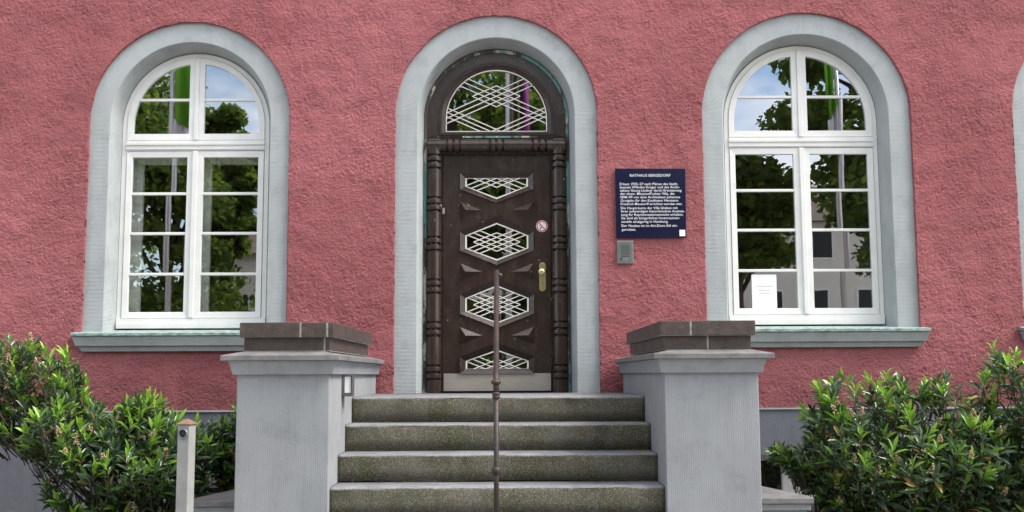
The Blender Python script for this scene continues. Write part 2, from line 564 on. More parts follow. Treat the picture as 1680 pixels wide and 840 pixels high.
# ------------------------------------------------------------------ numpy perlin noise for the rough plaster
def perlin(x, y, seed):
    r = np.random.default_rng(seed)
    perm = r.permutation(512)
    ang = r.random(512) * 2 * np.pi
    gx, gy = np.cos(ang), np.sin(ang)
    xi, yi = np.floor(x).astype(int), np.floor(y).astype(int)
    xf, yf = x - xi, y - yi
    h = lambda a, b: perm[(perm[a & 511] + b) & 511]
    u, v = xf ** 3 * (xf * (xf * 6 - 15) + 10), yf ** 3 * (yf * (yf * 6 - 15) + 10)
    def g(a, b, dx, dy):
        k = h(a, b)
        return gx[k] * dx + gy[k] * dy
    n00, n10 = g(xi, yi, xf, yf), g(xi + 1, yi, xf - 1, yf)
    n01, n11 = g(xi, yi + 1, xf, yf - 1), g(xi + 1, yi + 1, xf - 1, yf - 1)
    return (n00 * (1 - u) + n10 * u) * (1 - v) + (n01 * (1 - u) + n11 * u) * v

# ------------------------------------------------------------------ measures of the facade (metres, wall face at y = 0)
GROUND = -1.372
WINDOWS = [  # axis, outer half width of surround, its springing, frame half width, frame springing, vertical shift
    dict(cx=-2.996, ohw=0.948, spring=2.593, fhw=0.708, dz=0.0),
    dict(cx=2.866, ohw=0.994, spring=2.622, fhw=0.742, dz=0.012),
]
THIRD = 2.962   # distance from the right window to the next one along the wall
DOOR = dict(cx=-0.088, ohw=0.957, spring=2.643)
openings = [(w['cx'], w['ohw'], w['spring'], 0.45) for w in WINDOWS]
openings.append((WINDOWS[1]['cx'] + THIRD, WINDOWS[1]['ohw'], WINDOWS[1]['spring'], 0.45))
openings.append((DOOR['cx'], DOOR['ohw'], DOOR['spring'], -0.6))

# ------------------------------------------------------------------ ground
g = MB().add([(-150, -150, GROUND), (150, -150, GROUND), (150, 150, GROUND), (-150, 150, GROUND)], [(0, 1, 2, 3)]).build('ground', 'paving', fixn=False)
tag(g, kind='structure')
for nm, x0, x1 in (('soil_bed', -9.0, -1.85), ('soil_bed', 1.73, 9.0)):
    xs, ys = np.linspace(x0, x1, 60), np.linspace(-2.75, 0.02, 24)
    X, Y = np.meshgrid(xs, ys)
    Z = GROUND + 0.05 + 0.05 * perlin(X * 2.3 + 40, Y * 2.3 + 40, 5)
    Z[0, :] = GROUND - 0.01
    v = np.stack([X, Y, Z], -1).reshape(-1, 3)
    n_ = len(xs)
    tr = []
    for j in range(len(ys) - 1):
        for i in range(n_ - 1):
            a = j * n_ + i
            tr += [(a, a + 1, a + n_ + 1), (a, a + n_ + 1, a + n_)]
    tag(fast_mesh(nm, v, tr, 'soil', smooth=True), kind='structure')

# ------------------------------------------------------------------ the building
hall = empty('town_hall', (0, 0, GROUND), 'deep pink rough plastered town hall front with grey arched surrounds', 'building')

def build_stucco():
    st = 0.0096
    x0, x1, z0, z1 = -5.3, 7.1, -0.15, 4.1
    xs, zs = np.arange(x0, x1 + st / 2, st), np.arange(z0, z1 + st / 2, st)
    X, Z = np.meshgrid(xs, zs)
    edge = 0.006 * perlin(X * 7 + 31, Z * 7 + 77, 3) + 0.003 * perlin(X * 23 + 31, Z * 23 + 77, 4)
    inside = np.zeros(X.shape, bool)
    for cx, hw, sp, zb in openings:
        dx, dz = X - cx, Z - sp
        arc = dz > 0
        rr = np.hypot(dx, dz) + 1e-9
        d_arc = rr - hw
        d_jam = np.abs(dx) - hw
        d = np.where(arc, d_arc, d_jam) + edge
        below = Z < zb - st * 0.6
        d = np.where(below, 1.0, d)
        nxx = np.where(arc, dx / rr, np.sign(dx))
        nzz = np.where(arc, dz / rr, 0.0)
        near = np.abs(d) < st * 0.72
        X = np.where(near, X - d * nxx, X)
        Z = np.where(near, Z - d * nzz, Z)
        inside |= (d < -st * 0.72)
    # plaster relief
    wx, wz = X + 0.02 * perlin(X * 9, Z * 9, 20), Z + 0.02 * perlin(X * 9 + 50, Z * 9, 21)
    a = math.radians(24)
    ux, uz = (wx * math.cos(a) + wz * math.sin(a)) * 0.92, (-wx * math.sin(a) + wz * math.cos(a)) * 1.1
    h = 0.008 * perlin(ux * 5 + 90, uz * 5 + 90, 8) + 0.0035 * perlin(ux * 13 + 90, uz * 13 + 90, 9)
    h += (0.0045 * perlin(ux * 30 + 9, uz * 30 + 9, 10) + 0.0062 * perlin(ux * 50 + 5, uz * 50 + 5, 12)) * (0.75 + 0.8 * perlin(X * 1.7 + 3, Z * 1.7 + 8, 16))
    lump = perlin(ux * 40 + 15, uz * 40 + 35, 14)
    h -= 0.006 * np.clip(0.12 - np.abs(lump), 0, 1) / 0.12 * np.clip(perlin(ux * 7 + 3, uz * 7 + 3, 15) * 3 + 0.3, 0, 1)
    fade = np.clip((X - x0) / 0.3, 0, 1) * np.clip((x1 - X) / 0.3, 0, 1) * np.clip((z1 - Z) / 0.15, 0, 1)
    Y = -h * fade - 0.012
    nz, nx = X.shape
    idx = np.arange(nz * nx).reshape(nz, nx)
    qa, qb, qc, qd = idx[:-1, :-1], idx[:-1, 1:], idx[1:, 1:], idx[1:, :-1]
    bad = inside[:-1, :-1] | inside[:-1, 1:] | inside[1:, 1:] | inside[1:, :-1]
    # a face is inside too when all corners were snapped or its centre lies in an opening
    cxm = (X[:-1, :-1] + X[1:, 1:] + X[:-1, 1:] + X[1:, :-1]) / 4
    czm = (Z[:-1, :-1] + Z[1:, 1:] + Z[:-1, 1:] + Z[1:, :-1]) / 4
    for cx, hw, sp, zb in openings:
        dx, dz = cxm - cx, czm - sp
        dd = np.where(dz > 0, np.hypot(dx, dz) - hw, np.abs(dx) - hw)
        bad |= (dd < -0.004) & (czm > zb)
    k = ~bad
    Q = np.stack([qa[k], qb[k], qc[k], qd[k]], -1)
    # boundary edges -> thickness going back
    e = np.concatenate([Q[:, [0, 1]], Q[:, [1, 2]], Q[:, [2, 3]], Q[:, [3, 0]]])
    key = np.sort(e, 1)
    kk = key[:, 0].astype(np.int64) * (nz * nx) + key[:, 1]
    uq, first, cnt = np.unique(kk, return_index=True, return_counts=True)
    be = e[first[cnt == 1]]
    V = np.stack([X.ravel(), Y.ravel(), Z.ravel()], -1)
    bv = np.unique(be)
    mapb = {int(b): len(V) + i for i, b in enumerate(bv)}
    back = V[bv].copy()
    back[:, 1] = 0.06
    V = np.concatenate([V, back])
    T = [np.stack([Q[:, 0], Q[:, 1], Q[:, 2]], -1), np.stack([Q[:, 0], Q[:, 2], Q[:, 3]], -1)]
    b0 = np.array([mapb[int(i)] for i in be[:, 0]])
    b1 = np.array([mapb[int(i)] for i in be[:, 1]])
    T.append(np.stack([be[:, 1], be[:, 0], b0], -1))
    T.append(np.stack([be[:, 1], b0, b1], -1))
    T = np.concatenate(T)
    used = np.unique(T)
    re = np.full(len(V), -1)
    re[used] = np.arange(len(used))
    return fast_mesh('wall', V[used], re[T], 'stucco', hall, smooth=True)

wall = build_stucco()
tag(wall, 'rough deep pink plaster wall')
b = MB()
b.box(-14, -5.3, -0.012, 0.4, -0.15, 13).box(7.1, 14, -0.012, 0.4, -0.15, 13).box(-5.3, 7.1, -0.012, 0.4, 4.1, 13)
b.build('upper_wall', 'stucco', hall)
b = MB()
b.box(-14, -13.6, 0.4, 12, -0.15, 13).box(13.6, 14, 0.4, 12, -0.15, 13).box(-13.6, 13.6, 11.6, 12, -0.15, 13)
b.build('rear_wall', 'stucco', hall)
MB().box(-14.6, 14.6, -0.6, 12.6, 13.0, 13.4).build('roof', 'houseroof', hall)
# dark rooms behind the openings
b = MB()
b.add([(-5.2, 0.42, -0.05), (7.0, 0.42, -0.05), (7.0, 5, -0.05), (-5.2, 5, -0.05), (-5.2, 0.42, 4.0), (7.0, 0.42, 4.0), (7.0, 5, 4.0), (-5.2, 5, 4.0)],
      [(0, 1, 2, 3), (4, 7, 6, 5), (1, 5, 6, 2), (2, 6, 7, 3), (3, 7, 4, 0)])
for xa, xb in ((-1.2, -1.1), (1.1, 1.2), (4.3, 4.4)):
    b.box(xa, xb, 0.42, 4.99, -0.04, 3.99)
b.build('room', 'room', hall, fixn=False)

# plinth with basement window openings
def plinth_run(xa, xb, holes):
    zt, zb = -0.152, GROUND - 0.05
    x = xa
    pb = MB()
    for h0, h1, hz0, hz1 in holes:
        pb.box(x, h0, -0.032, 0.3, zb, zt)
        pb.box(h0, h1, -0.030, 0.3, hz1, zt)
        pb.box(h0, h1, -0.030, 0.3, zb, hz0)
        x = h1
    pb.box(x, xb, -0.032, 0.3, zb, zt)
    return pb.build('plinth', 'plinth', hall)
BASE = [(-3.72, -2.15, -1.25, -0.80), (1.95, 3.95, -1.25, -0.575)]
plinth_run(-14, 14, BASE)
MB().box(-14, 14, -0.042, 0.0, -0.160, -0.146).build('plinth_ledge', 'sillstone', hall)
for h0, h1, z0, z1 in BASE:
    fr = MB()
    fr.box(h0, h1, 0.12, 0.18, z1 - 0.06, z1).box(h0, h1, 0.12, 0.18, z0, z0 + 0.06)
    nb = 3 if h1 - h0 > 1.8 else 2
    for i in range(nb + 1):
        x = h0 + (h1 - h0) * i / nb
        w_ = 0.055 if 0 < i < nb else 0.06
        fr.box(max(h0, x - w_), min(h1, x + w_), 0.115, 0.185, z0 + 0.06, z1 - 0.06)
    bw = fr.build('basement_window', 'white', hall, 0.004)
    mun = MB()
    for i in range(nb):
        xa, xb = h0 + (h1 - h0) * i / nb + 0.05, h0 + (h1 - h0) * (i + 1) / nb - 0.05
        mun.box(xa, xb, 0.13, 0.17, (z0 + z1) / 2 - 0.075, (z0 + z1) / 2 - 0.045)
        MB().box(xa, xb, 0.148, 0.152, z0 + 0.05, z1 - 0.05).build('pane', 'glass', bw)
    mun.build('muntin', 'white', bw, 0.003)
    MB().box(h0 - 0.1, h1 + 0.1, 0.301, 1.2, z0 - 0.1, z1 + 0.1).build('cellar_dark_block', 'darkslot', bw)  # solid near-black block; its colour stands in for the unlit cellar

# --- window surrounds and windows
def window(W):
    cx, ohw, sp, fhw, dz = W['cx'], W['ohw'], W['spring'], W['fhw'], W['dz']
    band = ohw - fhw - 0.05
    sur = arch_sweep('window_surround', cx, sp, 0.555, [(ohw + 0.03, 0.052), (ohw + 0.025, 0.020), (ohw - 0.02, 0.018), (ohw - band + 0.006, 0.018), (ohw - band, 0.024),
                     (fhw + 0.004, 0.215), (fhw + 0.004, 0.34)], 'surround', hall, ohw - 0.1)
    # sill: stone with a stepped underside, copper sheet on top
    L, Rr = cx - ohw - 0.052, cx + ohw + 0.052
    def sillprof(zt, yf, x0, x1, z0, yb, taper):
        return [(x0 + taper, yb, z0), (x1 - taper, yb, z0), (x1, yf, zt), (x0, yf, zt)]
    s = MB()
    zt, zm, zl = 0.537 + dz, 0.447 + dz, 0.397 + dz
    for (z1_, z0_, y1_, y0_, ex) in ((zt, zm, -0.105, -0.082, 0.0), (zm, zl, -0.062, -0.048, 0.045)):
        v = [(L + ex, 0.05, z1_), (Rr - ex, 0.05, z1_), (Rr - ex, y1_, z1_), (L + ex, y1_, z1_),
             (L + ex + 0.03, 0.05, z0_), (Rr - ex - 0.03, 0.05, z0_), (Rr - ex - 0.03, y0_, z0_), (L + ex + 0.03, y0_, z0_)]
        s.add(v, [(0, 1, 2, 3), (7, 6, 5, 4), (3, 2, 6, 7), (0, 3, 7, 4), (2, 1, 5, 6), (1, 0, 4, 5)])
    s.build('sill', 'sillstone', sur, 0.004)
    f = MB()
    f.add([(L - .008, 0.17, 0.602 + dz), (Rr + .008, 0.17, 0.602 + dz), (Rr + .008, -0.118, 0.566 + dz), (L - .008, -0.118, 0.566 + dz),
           (L - .008, 0.17, 0.552 + dz), (Rr + .008, 0.17, 0.552 + dz), (Rr + .008, -0.118, 0.539 + dz), (L - .008, -0.118, 0.539 + dz)],
          [(0, 1, 2, 3), (7, 6, 5, 4), (3, 2, 6, 7), (0, 3, 7, 4), (2, 1, 5, 6), (1, 0, 4, 5)])
    f.build('sill_flashing', 'patina', sur, 0.003)

    # window: fixed frame with transom is the part, the rest its pieces
    zb = 0.615 + dz
    fr = MB()
    wo, wi = fhw, fhw - 0.042
    out_ = arch_path(cx, wo, sp - 0.006, zb)
    in_ = arch_path(cx, wi, sp - 0.006, zb + 0.0)
    n = len(out_)
    v = [(x, 0.215, z) for x, z in out_] + [(x, 0.215, z) for x, z in in_] + [(x, 0.30, z) for x, z in out_] + [(x, 0.30, z) for x, z in in_]
    fs = []
    for i in range(n - 1):
        fs += [(i, i + 1, i + 1 + n, i + n), (i + n, i + 1 + n, i + 1 + 3 * n, i + 3 * n), (i, i + 2 * n, i + 1 + 2 * n, i + 1)]
    fr.add(v, fs)
    tz0, tz1 = 2.335 + dz, 2.435 + dz
    fr.box(cx - wi, cx + wi, 0.205, 0.29, tz0, tz1)
    fr.box(cx - wi, cx + wi, 0.192, 0.21, tz0 + 0.055, tz0 + 0.075)
    fr.box(cx - wi, cx + wi, 0.196, 0.21, tz0 + 0.012, tz0 + 0.022)
    fr.box(cx - wo, cx + wo, 0.200, 0.30, zb, zb + 0.098)
    fr.box(cx - wo + 0.01, cx + wo - 0.01, 0.185, 0.205, zb + 0.005, zb + 0.052)
    win = fr.build('window', 'white', hall, 0.0, smooth=False)
    # casements
    sw = 0.055
    zb2, zt2 = zb + 0.1, tz0 - 0.006
    ms = [1.915 + dz, 1.528 + dz, 1.137 + dz]
    for sd in (-1, 1):
        xa, xb = (cx - wi + 0.004, cx - 0.003) if sd < 0 else (cx + 0.003, cx + wi - 0.004)
        o = [(xa, zb2), (xb, zb2), (xb, zt2), (xa, zt2)]
        sl, sr_ = (sw, 0.075) if sd < 0 else (0.075, sw)
        i_ = [(xa + sl, zb2 + 0.06), (xb - sr_, zb2 + 0.06), (xb - sr_, zt2 - 0.06), (xa + sl, zt2 - 0.06)]
        MB().ring(o, i_, 0.207, 0.212, 0.262).build('casement', 'white', win, 0.004)
        ga, gb = xa + sl, xb - sr_
        edges = [zb2 + 0.06] + sorted(ms) + [zt2 - 0.06]
        for z in ms:
            MB().box(ga - 0.002, gb + 0.002, 0.216, 0.248, z - 0.0135, z + 0.0135).build('muntin', 'white', win, 0.005)
        for q in range(4):
            pane(win, [(ga - 0.006, edges[q] - 0.004), (gb + 0.006, edges[q] - 0.004), (gb + 0.006, edges[q + 1] + 0.004), (ga - 0.006, edges[q + 1] + 0.004)])
        if W['cx'] < 0:      # inner casement of the double window
            o = [(xa - 0.03, zb2 - 0.05), (xb, zb2 - 0.05), (xb, zt2 + 0.05), (xa - 0.03, zt2 + 0.05)]
            i2 = [(xa + 0.115, zb2 + 0.07), (xb - 0.02, zb2 + 0.07), (xb - 0.02, zt2 - 0.10), (xa + 0.115, zt2 - 0.10)]
            MB().ring(o, i2, 0.36, 0.36, 0.41).build('inner_casement', 'white', win, 0.004)
            MB().box(xa - 0.03, xa - 0.01, 0.30, 0.36, zb2, zt2).build('inner_lining', 'white', win)
    MB().box(cx - 0.024, cx + 0.024, 0.192, 0.21, zb2 + 0.002, zt2).build('astragal', 'white', win, 0.006)
    # upper lights
    r_in = wi - 0.003
    spz = sp - 0.006
    zl = tz1 + 0.004
    um = 2.838 + dz
    for sd in (-1, 1):
        def outline(Rad, m, zlow, cnt=16):
            a1 = math.acos(m / Rad)
            pts = [(m, zlow), (Rad, zlow)]
            pts += [(Rad * math.cos(a1 * i / cnt), spz + Rad * math.sin(a1 * i / cnt)) for i in range(cnt + 1)]
            return [(cx + sd * x, z) for x, z in pts]
        oo = outline(r_in, 0.022, zl)
        ii = outline(r_in - 0.055, 0.072, zl + 0.062)
        MB().ring(oo, ii, 0.207, 0.212, 0.262).build('fanlight_sash', 'white', win)
        gi = outline(r_in - 0.050, 0.068, zl + 0.058, 24)
        xm = math.sqrt(max(0.0, (r_in - 0.053) ** 2 - (um - spz) ** 2))
        x0_, x1_ = sorted((cx + sd * 0.070, cx + sd * xm))
        MB().box(x0_, x1_, 0.216, 0.248, um - 0.0135, um + 0.0135).build('muntin', 'white', win, 0.005)
        lo = [(cx + sd * 0.068, zl + 0.058), (cx + sd * (r_in - 0.05), zl + 0.058)] + [p for p in gi[2:] if p[1] < um] + [(cx + sd * xm, um), (cx + sd * 0.068, um)]
        hi = [(cx + sd * 0.068, um), (cx + sd * xm, um)] + [p for p in gi[2:] if p[1] > um]
        pane(win, lo)
        pane(win, hi)
    MB().box(cx - 0.021, cx + 0.021, 0.195, 0.262, tz1 + 0.002, spz + r_in - 0.002).build('mullion', 'white', win, 0.006)
    return sur, win

def pane(parent, poly, y=0.232, t=0.005, tilt=0.0035):
    a, c = random.uniform(-tilt, tilt), random.uniform(-tilt, tilt)
    mx = sum(p[0] for p in poly) / len(poly)
    mz = sum(p[1] for p in poly) / len(poly)
    n = len(poly)
    yy = [y + (p[0] - mx) * a + (p[1] - mz) * c for p in poly]
    v = [(p[0], q, p[1]) for p, q in zip(poly, yy)] + [(p[0], q + t, p[1]) for p, q in zip(poly, yy)]
    f = [tuple(range(n)), tuple(range(2 * n - 1, n - 1, -1))] + [(i, i + n, (i + 1) % n + n, (i + 1) % n) for i in range(n)]
    return MB().add(v, f).build('pane', 'glass', parent)

wins = [window(W) for W in WINDOWS]
copy_part(wins[1][0], hall, (THIRD, 0, 0))
copy_part(wins[1][1], hall, (THIRD, 0, 0))
wins[0][1]['label'] = 'left white arched window with inner casements'
wins[1][1]['label'] = 'white arched window right of the door'

# --- entrance: surround, frame, door
dcx = DOOR['cx']
arch_sweep('door_surround', dcx, DOOR['spring'], -0.02, [(0.987, 0.052), (0.982, 0.020), (0.937, 0.018), (0.752, 0.018), (0.745, 0.024), (0.702, 0.235), (0.702, 0.34)], 'surround', hall, 0.85)
# flaking strip between render and timber
arch_sweep('paint_strip', dcx, 2.628, 0.0, [(0.7015, 0.218), (0.676, 0.228), (0.674, 0.25)], 'peel', hall, 0.7, n=60)
fz = 2.455
fr = MB()
# arched timber with splayed inner rim and bottom rail
o = arch_path(dcx, 0.680, 2.628, fz, 44)
i_ = arch_path(dcx, 0.535, 2.655, 2.500, 44)
i2 = arch_path(dcx, 0.500, 2.648, 2.518, 44)
n = len(o)
v = [(x, 0.236, z) for x, z in o] + [(x, 0.232, z) for x, z in i_] + [(x, 0.262, z) for x, z in i2] + [(x, 0.31, z) for x, z in i2] + [(x, 0.31, z) for x, z in o]
fs = []
for k in range(4):
    for q in range(n):
        j = (q + 1) % n
        fs.append((k * n + q, k * n + j, (k + 1) * n + j, (k + 1) * n + q))
fs += [(4 * n + q, 4 * n + (q + 1) % n, (q + 1) % n, q) for q in range(n)]
fr.add(v, fs)
# head and jamb timbers behind the turned mouldings
fr.box(dcx - 0.680, dcx + 0.680, 0.24, 0.34, 2.30, 2.454)
fr.box(dcx - 0.680, dcx - 0.528, 0.24, 0.34, 0.0, 2.30)
fr.box(dcx + 0.528, dcx + 0.680, 0.24, 0.34, 0.0, 2.30)
dframe = fr.build('door_frame', 'brown', hall)
MB().box(dcx - 0.33, dcx + 0.40, 0.2290, 0.2330, 2.457, 2.474).build('paint_flakes', 'peel', dframe)
# raised rim moulding around the fanlight
om = arch_path(dcx, 0.560, 2.648, 2.484, 44)
im = arch_path(dcx, 0.528, 2.648, 2.512, 44)
MB().ring(om, im, 0.226, 0.226, 0.245).build('rim_moulding', 'brown', dframe, 0.005)

def turned(p0, p1, groups, rad, name='turned_moulding'):
    """half-round turned bar from p0 to p1 with pairs of beads at the given distances"""
    p0, p1 = Vector(p0), Vector(p1)
    Lg = (p1 - p0).length
    prof = [(rad * 0.98, 0.0)]
    for c_ in groups:
        prof += [(rad * 0.98, c_ - 0.075), (rad * 0.70, c_ - 0.068), (rad * 0.70, c_ - 0.060), (rad * 1.02, c_ - 0.052), (rad * 1.06, c_ - 0.032), (rad * 1.02, c_ - 0.012),
                 (rad * 0.70, c_ - 0.005), (rad * 0.70, c_ + 0.005), (rad * 1.02, c_ + 0.012), (rad * 1.06, c_ + 0.032), (rad * 1.02, c_ + 0.052), (rad * 0.70, c_ + 0.060), (rad * 0.70, c_ + 0.068), (rad * 0.98, c_ + 0.075)]
    prof += [(rad * 0.98, Lg)]
    prof = [q for q in prof if 0 <= q[1] <= Lg]
    # gentle swelling between the bead groups
    ob = MB().lathe(prof, p0, p1 - p0, 28).build(name, 'brown', dframe)
    me = ob.data
    for p in me.polygons:
        p.use_smooth = len(p.vertices) == 4
    bm = bmesh.new(); bm.from_mesh(me)
    for e in bm.edges:
        e.smooth = not (len(e.link_faces) == 2 and e.calc_face_angle(0) > R(40))
    bm.to_mesh(me); bm.free()
    return ob
gz = [0.193, 0.602, 1.008, 1.417, 1.80, 2.215]
turned((dcx - 0.604, 0.232, 0.0), (dcx - 0.604, 0.232, 2.375), gz, 0.072)
turned((dcx + 0.604, 0.232, 0.0), (dcx + 0.604, 0.232, 2.375), gz, 0.072)
turned((dcx - 0.664, 0.226, 2.378), (dcx + 0.664, 0.226, 2.378), [0.25, 0.664, 1.078], 0.066)
for sd in (-1, 1):
    MB().box(dcx + sd * 0.604 - 0.068, dcx + sd * 0.604 + 0.068, 0.170, 0.26, 2.318, 2.444).build('corner_block', 'brown', dframe, 0.02, 3)
# fanlight glass and its lattice
def clip_line(p, d, poly):
    """part of the line p + t d inside a convex polygon"""
    t0, t1 = -9.0, 9.0
    n = len(poly)
    area = sum(poly[i][0] * poly[(i + 1) % n][1] - poly[(i + 1) % n][0] * poly[i][1] for i in range(n))
    sg = 1 if area > 0 else -1
    for i in range(n):
        a, c = poly[i], poly[(i + 1) % n]
        ex, ez = c[0] - a[0], c[1] - a[1]
        nx, nz = -ez * sg, ex * sg
        den = nx * d[0] + nz * d[1]
        num = nx * (a[0] - p[0]) + nz * (a[1] - p[1])
        if abs(den) < 1e-9:
            if num > 0: return None
            continue
        t = num / den
        if den > 0: t0 = max(t0, t)
        else: t1 = min(t1, t)
    return (t0, t1) if t1 - t0 > 0.01 else None

def bar2d(mb, a, c, w, y0, y1):
    dx, dz = c[0] - a[0], c[1] - a[1]
    L_ = math.hypot(dx, dz)
    if L_ < 1e-4: return
    nx, nz = -dz / L_ * w / 2, dx / L_ * w / 2
    mb.prism([(a[0] + nx, a[1] + nz), (c[0] + nx, c[1] + nz), (c[0] - nx, c[1] - nz), (a[0] - nx, a[1] - nz)], y0, y1)

def lattice(mb, ctr, unit, slope, poly, y, w, diamond=True):
    k = 0
    for sg in (1, -1):
        for j in (-1, 0, 1):
            p = (ctr[0], ctr[1] + j * unit)
            t = clip_line(p, (1.0, sg * slope), poly)
            if t:
                yy = y + 0.0008 * k + (0.004 if sg < 0 else 0)
                bar2d(mb, (p[0] + t[0], p[1] + sg * slope * t[0]), (p[0] + t[1], p[1] + sg * slope * t[1]), w, yy, yy + 0.005)
            k += 1
    if diamond:
        hx, hz = 2 * unit / slope, 2 * unit
        tips = [(ctr[0], ctr[1] + hz), (ctr[0] + hx, ctr[1]), (ctr[0], ctr[1] - hz), (ctr[0] - hx, ctr[1])]
        for q in range(4):
            a, c = tips[q], tips[(q + 1) % 4]
            d = (c[0] - a[0], c[1] - a[1])
            t = clip_line(a, d, poly)
            if t:
                lo_, hi_ = max(0, t[0]), min(1, t[1])
                if hi_ > lo_:
                    yy = y + 0.0005 + 0.001 * q
                    bar2d(mb, (a[0] + d[0] * lo_, a[1] + d[1] * lo_), (a[0] + d[0] * hi_, a[1] + d[1] * hi_), w, yy, yy + 0.005)

def shrink(poly, w):
    mx = sum(p[0] for p in poly) / len(poly); mz = sum(p[1] for p in poly) / len(poly)
    r_ = []
    for x, z in poly:
        L_ = math.hypot(x - mx, z - mz)
        r_.append((x - (x - mx) / L_ * w, z - (z - mz) / L_ * w))
    return r_

fan = arch_path(dcx, 0.494, 2.648, 2.524, 36)
fan = [fan[0]] + fan[10:47] + [fan[-1]]
lt = MB()
lt.ring(fan, shrink(fan, 0.011), 0.262, 0.262, 0.272)
lattice(lt, (dcx, 2.878), 0.0525, 0.449, fan, 0.262, 0.0085)
lattice(lt, (dcx, 2.505), 0.0450, 0.449, fan, 0.268, 0.0085, False)
lt.build('lattice', 'cream', dframe)
pane(dframe, fan, 0.281, 0.005, 0.0)

# door leaf with polygonal lights cut through
HX = -0.088
def hexa(cz, w, side, tip, half=None):
    """light outline: half-width w, half height of the straight sides, tip height; half = 'top'/'bottom' keeps one half"""
    if half == 'bottom':
        return None
pent_g = [(-0.390, 2.071), (0.214, 2.071), (0.214, 1.990), (HX, 1.866), (-0.390, 1.990)]
pent_o = [(-0.442, 2.119), (0.267, 2.119), (0.267, 1.956), (HX, 1.824), (-0.442, 1.956)]
def hexg(cz):
    g_ = [(HX, cz + .181), (0.214, cz + .058), (0.214, cz - .067), (HX, cz - .184), (-0.390, cz - .067), (-0.390, cz + .058)]
    o_ = [(HX, cz + .243), (0.267, cz + .093), (0.267, cz - .091), (HX, cz - .231), (-0.442, cz - .091), (-0.442, cz + .093)]
    return g_, o_
last_g = [(HX, 0.405), (0.210, 0.299), (0.210, 0.224), (-0.386, 0.224), (-0.386, 0.299)]
last_o = [(HX, 0.472), (0.268, 0.339), (0.268, 0.178), (-0.444, 0.178), (-0.444, 0.339)]
h2g, h2o = hexg(1.449)
h3g, h3o = hexg(0.842)
lights = [(pent_g, pent_o, 2.071), (h2g, h2o, 1.445), (h3g, h3o, 0.838), (last_g, last_o, 0.224)]

def build_leaf():
    x0, x1, z0, z1 = dcx - 0.524, dcx + 0.524, 0.012, 2.300
    yF, yB = 0.285, 0.335
    bm = bmesh.new()
    def loop(pts, y):
        vs = [bm.verts.new((p[0], y, p[1])) for p in pts]
        return vs, [bm.edges.new((vs[i], vs[(i + 1) % len(vs)])) for i in range(len(vs))]
    outer_v, es = loop([(x0, z0), (x1, z0), (x1, z1), (x0, z1)], yF)
    holes = []
    for g_, o_, _ in lights:
        vs, e_ = loop(o_, yF)
        holes.append(vs)
        es += e_
    bmesh.ops.triangle_fill(bm, edges=es, use_beauty=True, use_dissolve=False)
    for vs in holes + [outer_v]:
        bk = [bm.verts.new((v_.co.x, yB, v_.co.z)) for v_ in vs]
        for i in range(len(vs)):
            j = (i + 1) % len(vs)
            bm.faces.new((vs[i], vs[j], bk[j], bk[i]))
    bmesh.ops.recalc_face_normals(bm, faces=bm.faces)
    me = bpy.data.meshes.new('door')
    bm.to_mesh(me)
    bm.free()
    me.materials.append(M['brown'])
    return link('door', me, hall)
door = build_leaf()
door['label'] = 'dark brown timber door with lozenge lights'
for g_, o_, cz in lights:
    MB().ring(o_, g_, 0.266, 0.302, 0.325).build('light_moulding', 'brown', door, 0.0)
    lt = MB()
    lt.ring([(HX + (x - HX) * 1.01, cz + (z - cz) * 1.01) for x, z in g_], shrink(g_, 0.012), 0.296, 0.296, 0.306)
    lattice(lt, (HX, cz), 0.0450, 0.40, g_, 0.294, 0.0085)
    lt.build('lattice', 'cream', door)
    pane(door, [(HX + (x - HX) * 1.01, cz + (z - cz) * 1.01) for x, z in g_], 0.310, 0.005, 0.0)
for zc in (1.753, 1.154, 0.541):
    for sd in (-1, 1):
        xb = HX + sd * 0.354
        xt = HX + sd * 0.136
        xa = HX + sd * 0.300
        v = [(xb, 0.2845, zc + 0.083), (xb, 0.2845, zc - 0.083), (xt, 0.2845, zc), (xa, 0.238, zc)]
        MB().add(v, [(0, 1, 3), (1, 2, 3), (2, 0, 3), (0, 2, 1)]).build('pyramid_stud', 'brown', door)
MB().box(dcx - 0.510, dcx + 0.512, 0.279, 0.284, 0.016, 0.181).build('kick_plate', 'kick', door, 0.0012)
# lock plate with knob and cylinder
hp = MB()
pts = []
for k in range(24):
    w_ = 2 * math.pi * k / 24
    pts.append((0.351 + 0.031 * math.cos(w_), (1.209 if math.sin(w_) > 0 else 0.994) + 0.031 * math.sin(w_)))
hp.prism(pts, 0.272, 0.285)
hd = hp.build('handle_plate', 'brass', door, 0.003)
MB().lathe([(0.013, 0), (0.013, 0.03), (0.030, 0.036), (0.036, 0.05), (0.034, 0.062), (0.02, 0.070)], (0.343, 0.272, 1.146), (0, -1, 0), 20).build('door_knob', 'brass', door, smooth=True)
MB().lathe([(0.0105, 0), (0.0105, 0.008)], (0.351, 0.272, 1.055), (0, -1, 0), 14).build('lock_cylinder', 'steel', door)
MB().box(-0.613, -0.592, 0.262, 0.285, 1.715, 1.775).build('door_contact', 'postpaint', door, 0.003)
MB().box(-0.640, -0.616, 0.21, 0.235, 1.775, 1.800).build('door_contact', 'postpaint', dframe, 0.003)

